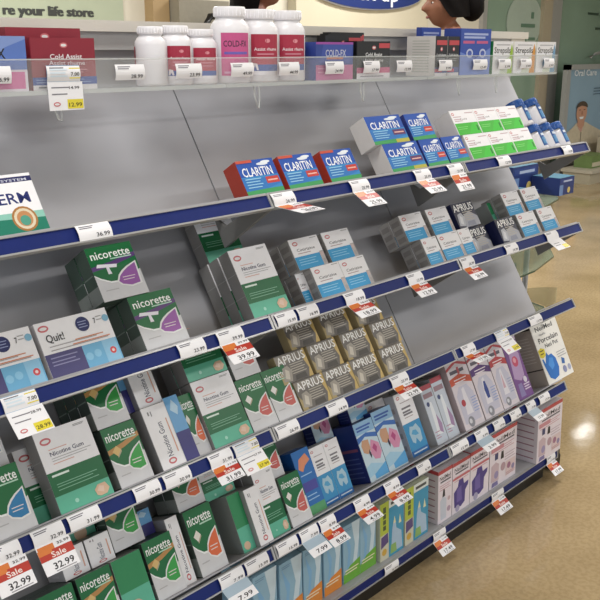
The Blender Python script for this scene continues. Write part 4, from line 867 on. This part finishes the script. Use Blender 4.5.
def person(loc, yaw, pitch, height, skin, hairc, top, pants, label, hairstyle):
    s = height / 1.75; e = empty('person', loc); tag(e, label, 'person')
    cy, sy = cos(yaw), sin(yaw)
    def P(x, y, z): return (x * s * cy - y * s * sy, x * s * sy + y * s * cy, z * s)
    pts = [P(0, .01, .95), P(0, .01, 1.12), P(0, .0, 1.30), P(0, .01, 1.43), P(0, .005, 1.50), P(0, -.012, 1.57)]; rad = [(.14, .10), (.12, .09), (.145, .10), (.11, .08), (.055, .055), (.052, .055)]
    ed = [(i, i + 1) for i in range(5)]
    for sx in (-1, 1):
        b_ = len(pts); pts += [P(sx * .17, .01, 1.42), P(sx * .21, .03, 1.15), P(sx * .20, -.06, .92), P(sx * .20, -.10, .84)]; rad += [.055, .042, .028, (.018, .036)]
        ed += [(3, b_), (b_, b_ + 1), (b_ + 1, b_ + 2), (b_ + 2, b_ + 3)]
        for k in range(5):
            f0 = len(pts); ox = (-.03 + .015 * k) if k < 4 else .0; L = (.06, .075, .08, .07, .05)[k]
            if k < 4: pts += [P(sx * .20, -.13 + ox, .80), P(sx * .195, -.135 + ox, .80 - L * .55), P(sx * .185, -.13 + ox, .80 - L)]
            else: pts += [P(sx * .185, -.135, .83), P(sx * .175, -.16, .80), P(sx * .17, -.165, .775)]
            rad += [.010, .009, .008]; ed += [(b_ + 3, f0), (f0, f0 + 1), (f0 + 1, f0 + 2)]
        b_ = len(pts); pts += [P(sx * .09, .01, .88), P(sx * .10, .0, .50), P(sx * .10, .03, .09), P(sx * .11, -.10, .04)]; rad += [.085, .058, .042, (.04, .03)]
        ed += [(0, b_), (b_, b_ + 1), (b_ + 1, b_ + 2), (b_ + 2, b_ + 3)]
    hc = Vector(P(0, -.035, 1.655)); vs, fs, Mx = head_geo(hc, yaw, pitch)
    o = body_chain(pts, ed, rad, 'body', skin, 1, (vs, fs)); o.parent = e
    # clothes
    tp = [P(0, .01, .86), P(0, .01, 1.12), P(0, .0, 1.30), P(0, .01, 1.435), P(0, .008, 1.475)]; tr = [(.17, .125), (.14, .11), (.165, .12), (.125, .095), (.075, .075)]; te = [(i, i + 1) for i in range(4)]
    for sx in (-1, 1):
        b_ = len(tp); tp += [P(sx * .165, .01, 1.425), P(sx * .20, .02, 1.29), P(sx * .21, .03, 1.15), P(sx * .20, -.045, .96)]; tr += [.082, .070, .062, .044]; te += [(3, b_), (b_, b_ + 1), (b_ + 1, b_ + 2), (b_ + 2, b_ + 3)]
    o = body_chain(tp, te, tr, 'shirt', top, 1); o.parent = e
    pp_ = [P(0, .01, .95)]; pr = [(.155, .115)]; pe = []
    for sx in (-1, 1):
        b_ = len(pp_); pp_ += [P(sx * .09, .01, .88), P(sx * .10, .0, .50), P(sx * .10, .03, .10)]; pr += [.10, .075, .06]; pe += [(0, b_), (b_, b_ + 1), (b_ + 1, b_ + 2)]
    o = body_chain(pp_, pe, pr, 'trousers', pants, 1); o.parent = e
    for sx in (-1, 1):
        o = body_chain([P(sx * .10, .05, .045), P(sx * .105, -.04, .045), P(sx * .11, -.14, .035)], [(0, 1), (1, 2)], [(.045, .045), (.045, .04), (.035, .03)], 'shoe', BLACKP, 1); o.parent = e
    # eyes, brows and lips
    def blob(nm, c, rr, M, par):
        q_ = MB(); n = 12; vs = []
        for j in range(9):
            th = pi * j / 8
            for i in range(n): vs.append(tuple(Mx @ Vector((c[0] + rr[0] * sin(th) * cos(2 * pi * i / n), c[1] + rr[1] * sin(th) * sin(2 * pi * i / n), c[2] + rr[2] * cos(th)))))
        q_.add(vs, [(j * n + i, j * n + (i + 1) % n, (j + 1) * n + (i + 1) % n, (j + 1) * n + i) for j in range(8) for i in range(n)], M, True); return q_.build(nm, par)
    for sx in (-1, 1):
        ey = blob('eye', (sx * .031, -.0745, .002), (.0125, .009, .0062), mat('eye white', '#d8d2cc', .3), e)
        blob('iris', (sx * .031, -.0815, .002), (.006, .0028, .0058), mat('dark iris', '#231712', .2), ey)
        blob('eyebrow', (sx * .032, -.088, .024), (.019, .006, .0035), hairc, e)
    blob('lips', (0, -.095, -.065), (.020, .008, .007), mat('lip tone', '#7f4540', .45), e)
    # hair: a cap over the skull, lower at the back
    hv = []; hf = []; NA, NZ = 48, 22
    for j in range(NZ + 1):
        for i in range(NA):
            a = 2 * pi * i / NA; dx, dy = sin(a), -cos(a); an = abs(a if a < pi else 2 * pi - a)
            low = .045 if an < .75 else .045 - (an - .75) * .16 if an < 1.5 else -.075
            if hairstyle == 'long' and an > 1.7: low = -.17
            zt = .128; z = low + (zt - low) * (j / NZ); zz = max(z, -.03)
            k = max(1 - (zz / .131) ** 2, .0006) ** .5 if zz > 0 else 1
            rx, ry = .085 * k, (.104 if dy < 0 else .122) * k
            wv = 1 + .03 * sin(a * 9 + z * 60) + .015 * sin(a * 23)
            hv.append(tuple(Mx @ Vector((rx * dx * wv, ry * dy * wv + .004, z))))
    for j in range(NZ):
        for i in range(NA): hf.append((j * NA + i, j * NA + (i + 1) % NA, (j + 1) * NA + (i + 1) % NA, (j + 1) * NA + i))
    hf.append(tuple(NZ * NA + i for i in range(NA)))
    q_ = MB(); q_.add(hv, hf, hairc, True); h = q_.build('hair', e)
    if hairstyle == 'bun':
        q_ = MB(); n = 16; vs = []
        for j in range(13):
            th = pi * j / 12
            for i in range(n):
                a = 2 * pi * i / n; wv = 1 + .06 * sin(a * 5 + th * 7)
                vs.append(tuple(Mx @ Vector((.066 * sin(th) * cos(a) * wv, .135 + .062 * sin(th) * sin(a) * wv, -.015 + .085 * cos(th)))))
        q_.add(vs, [(j * n + i, j * n + (i + 1) % n, (j + 1) * n + (i + 1) % n, (j + 1) * n + i) for j in range(12) for i in range(n)], hairc, True); q_.build('hair_bun', h)
    return e
SK1 = mat('skin tone warm brown', '#94634c', .5, var=.06); SK2 = mat('skin tone reddish', '#8e5a48', .5, var=.06); HR = mat('dark hair', '#0f0b0a', .7, spec=.12, var=.3, scale=120, bump=.3)
DK = mat('charcoal cloth', '#3a3634', .8, bump=.2); DK2 = mat('black cloth', '#211f20', .8, bump=.2)
person((3.80, 2.55, .14), R(-128), R(4), 1.73, SK1, HR, DK, DK2, 'person with dark gathered hair in profile looking left behind the gondola top', 'bun')
person((2.63, 2.75, .14), R(50), R(4), 1.80, SK2, HR, DK2, DK, 'person in dark clothes behind the tall pill bottles, head cut by the frame', 'long')
